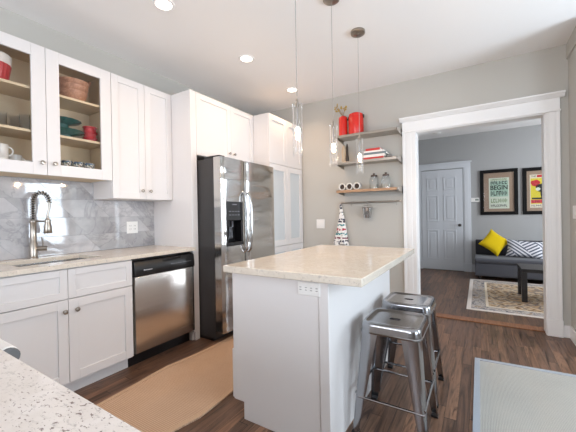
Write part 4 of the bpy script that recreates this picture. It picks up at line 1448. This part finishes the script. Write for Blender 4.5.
# framed posters
def framed(name, x0, x1, z0, z1, label):
    f = thing(name, ((x0 + x1) / 2, YF - 0.02, (z0 + z1) / 2), label, 'picture', 'framed posters on the far wall')
    w = 0.062
    b = B()
    prof = [(0.0, 0.0), (0.0, 0.028), (0.02, 0.034), (0.05, 0.026), (w, 0.018), (w, 0.0)]
    yw = YF - 0.0008
    for (a, c, d, e) in ((x0, x1, z0, z0 + w), (x0, x1, z1 - w, z1), (x0, x0 + w, z0 + w, z1 - w), (x1 - w, x1, z0 + w, z1 - w)):
        b.box(a, c, yw - 0.03, yw, d, e)
    b.obj('frame', plain('frame_black', lin(12, 11, 11), 0.6, Specular_IOR_Level=0.2), f, bevel=0.005)
    B().box(x0 + w - 0.003, x1 - w + 0.003, yw - 0.010, yw - 0.002, z0 + w - 0.003, z1 - w + 0.003).obj('mat_board', plain('kraft_mat', lin(172, 148, 128), 0.85, var=0.05), f, smooth=False)
    B().box(x0 + w - 0.003, x1 - w + 0.003, yw - 0.0205, yw - 0.0185, z0 + w - 0.003, z1 - w + 0.003).obj('glazing', thin_glass('picture_glass', (0.98, 0.98, 0.98), 0.1) if 'picture_glass' not in MATS else MATS['picture_glass'], f, smooth=False)
    return f


def text(parent, body, x, z, width, height, mat, name='lettering', bold=0.0):
    cu = bpy.data.curves.new(name, 'FONT')
    cu.body = body
    cu.size = 1.0
    cu.extrude = 0.0
    cu.offset = bold
    cu.align_x = 'LEFT'
    tmp = bpy.data.objects.new(name, cu)
    COL.objects.link(tmp)
    dg = bpy.context.evaluated_depsgraph_get()
    me = bpy.data.meshes.new_from_object(tmp.evaluated_get(dg))
    bpy.data.objects.remove(tmp)
    xs_ = [v.co.x for v in me.vertices]
    ys_ = [v.co.y for v in me.vertices]
    o0 = ORIG[parent.name]
    for v in me.vertices:
        u = (v.co.x - min(xs_)) / (max(xs_) - min(xs_)) * width
        w_ = (v.co.y - min(ys_)) / (max(ys_) - min(ys_)) * height
        v.co = (x + u - o0.x, YF - 0.0145 - o0.y, z + w_ - o0.z)
    me.materials.clear()
    me.materials.append(mat)
    o = bpy.data.objects.new(name, me)
    COL.objects.link(o)
    o.parent = parent
    return o


pb = framed('framed_poster', 0.022, 0.628, 1.140, 2.012, 'black-framed poster with green and dark lettering, nearer the white door')
px0, px1, pz0, pz1 = 0.168, 0.492, 1.258, 1.850
yp_ = YF - 0.0008
B().box(px0, px1, yp_ - 0.0125, yp_ - 0.0102, pz0, pz1).obj('print_sheet', plain('print_pale', lin(222, 230, 214), 0.8), pb, smooth=False)
inkd = plain('print_ink', lin(30, 44, 42), 0.8)
inkg = plain('print_green', lin(120, 150, 96), 0.8)
inkm = plain('print_teal', lin(176, 206, 188), 0.8)
B().box(px0 + 0.02, px1 - 0.02, yp_ - 0.0129, yp_ - 0.0126, 1.49, 1.79).obj('print_block', inkm, pb, smooth=False)
text(pb, 'BEGIN', px0 + 0.026, 1.62, px1 - px0 - 0.05, 0.088, inkd, bold=0.02)


def strokes(parent, x0, x1, z0, h, n, mat, rnd):
    """an illegible line of letter-like strokes"""
    b = B()
    w = (x1 - x0) / n
    for i in range(n):
        x = x0 + i * w
        k = rnd.randint(0, 3)
        b.box(x + 0.1 * w, x + 0.34 * w, yp_ - 0.0136, yp_ - 0.0130, z0, z0 + h)
        if k in (0, 2):
            b.box(x + 0.34 * w, x + 0.85 * w, yp_ - 0.0136, yp_ - 0.0130, z0, z0 + h * 0.22)
        if k in (0, 1):
            b.box(x + 0.34 * w, x + 0.85 * w, yp_ - 0.0136, yp_ - 0.0130, z0 + h * 0.78, z0 + h)
        if k in (1, 3):
            b.box(x + 0.62 * w, x + 0.85 * w, yp_ - 0.0136, yp_ - 0.0130, z0 + h * 0.2, z0 + h * 0.8)
    b.obj('lettering', mat, parent, smooth=False)


rr_ = random.Random(3)
strokes(pb, px0 + 0.028, px1 - 0.028, 1.725, 0.06, 6, inkd, rr_)
strokes(pb, px0 + 0.028, px1 - 0.028, 1.510, 0.088, 6, inkd, rr_)
strokes(pb, px0 + 0.03, px1 - 0.03, 1.80, 0.03, 9, inkg, rr_)
strokes(pb, px0 + 0.03, px1 - 0.03, 1.375, 0.075, 7, inkg, rr_)
strokes(pb, px0 + 0.03, px1 - 0.03, 1.295, 0.04, 9, inkd, rr_)

pb2 = framed('framed_poster', 0.694, 1.300, 1.140, 2.000, 'black-framed poster with yellow and red picture, cut off by the doorway casing')
qx0, qx1 = 0.802, 1.126
B().box(qx0, qx1, yp_ - 0.0125, yp_ - 0.0102, 1.262, 1.868).obj('print_sheet', plain('print_cream', lin(236, 226, 206), 0.8), pb2, smooth=False)
B().box(qx0 + 0.012, qx1 - 0.012, yp_ - 0.0129, yp_ - 0.0126, 1.33, 1.80).obj('print_field', plain('print_yellow', lin(228, 212, 60), 0.8), pb2, smooth=False)


def blob(pts, mat, lay):
    B().prism(pts, 'y', yp_ - 0.0129 - 0.0004 * lay, yp_ - 0.0129).obj('print_shape', mat, pb2, smooth=False)


def ell(cx_, cz_, a_, b__, n=20, wob=0.0):
    return [(cx_ + a_ * (1 + wob * math.sin(3 * 2 * PI * i / n)) * math.cos(2 * PI * i / n), cz_ + b__ * (1 + wob * math.cos(5 * 2 * PI * i / n)) * math.sin(2 * PI * i / n)) for i in range(n)]


redp = plain('print_red', lin(206, 40, 50), 0.8)
blk = plain('print_black', lin(34, 30, 30), 0.8)
blob(ell(0.885, 1.71, 0.068, 0.060, wob=0.12), redp, 1)
blob(ell(0.985, 1.62, 0.095, 0.085, wob=0.12), blk, 1)
blob(ell(1.01, 1.51, 0.055, 0.14, wob=0.1), blk, 2)
blob(ell(0.92, 1.60, 0.035, 0.030), plain('print_pale', lin(222, 230, 214)), 3)
blob([(0.83, 1.415), (1.10, 1.415), (1.10, 1.445), (0.83, 1.445)], blk, 3)
blob([(0.818, 1.345), (1.112, 1.345), (1.112, 1.405), (0.818, 1.405)], plain('print_pink', lin(216, 70, 84), 0.8), 1)
text(pb2, 'THE', qx0 + 0.02, 1.822, 0.07, 0.03, blk)
B().box(qx0 + 0.105, qx1 - 0.02, yp_ - 0.0136, yp_ - 0.0126, 1.815, 1.858).obj('lettering', redp, pb2, smooth=False)
strokes(pb2, qx0 + 0.02, qx1 - 0.02, 1.285, 0.03, 9, blk, rr_)
strokes(pb2, qx0 + 0.03, qx1 - 0.03, 1.355, 0.04, 6, plain('print_deep_red', lin(150, 24, 40), 0.8), rr_)

# thermostat and smoke detector
tm = thing('thermostat', (-0.058, YF, 1.440), 'small white thermostat on far wall between door casing and poster', 'thermostat')
B().box(-0.132, 0.010, YF - 0.024, YF - 0.0005, 1.400, 1.482).obj('housing', white_plastic, tm, bevel=0.004)
B().box(-0.062, -0.002, YF - 0.0255, YF - 0.0238, 1.425, 1.462).obj('screen', plain('lcd_grey', lin(120, 128, 120), 0.3), tm, smooth=False)
sd = thing('smoke_detector', (-0.684, 6.70, ZC), 'round white smoke detector on the ceiling of the next room', 'smoke detector')
B().lathe([(0.075, -0.0005), (0.075, -0.02), (0.06, -0.035), (0.0, -0.038)], (-0.684, 6.70, ZC), 'z', 24).obj('housing', white_plastic, sd)
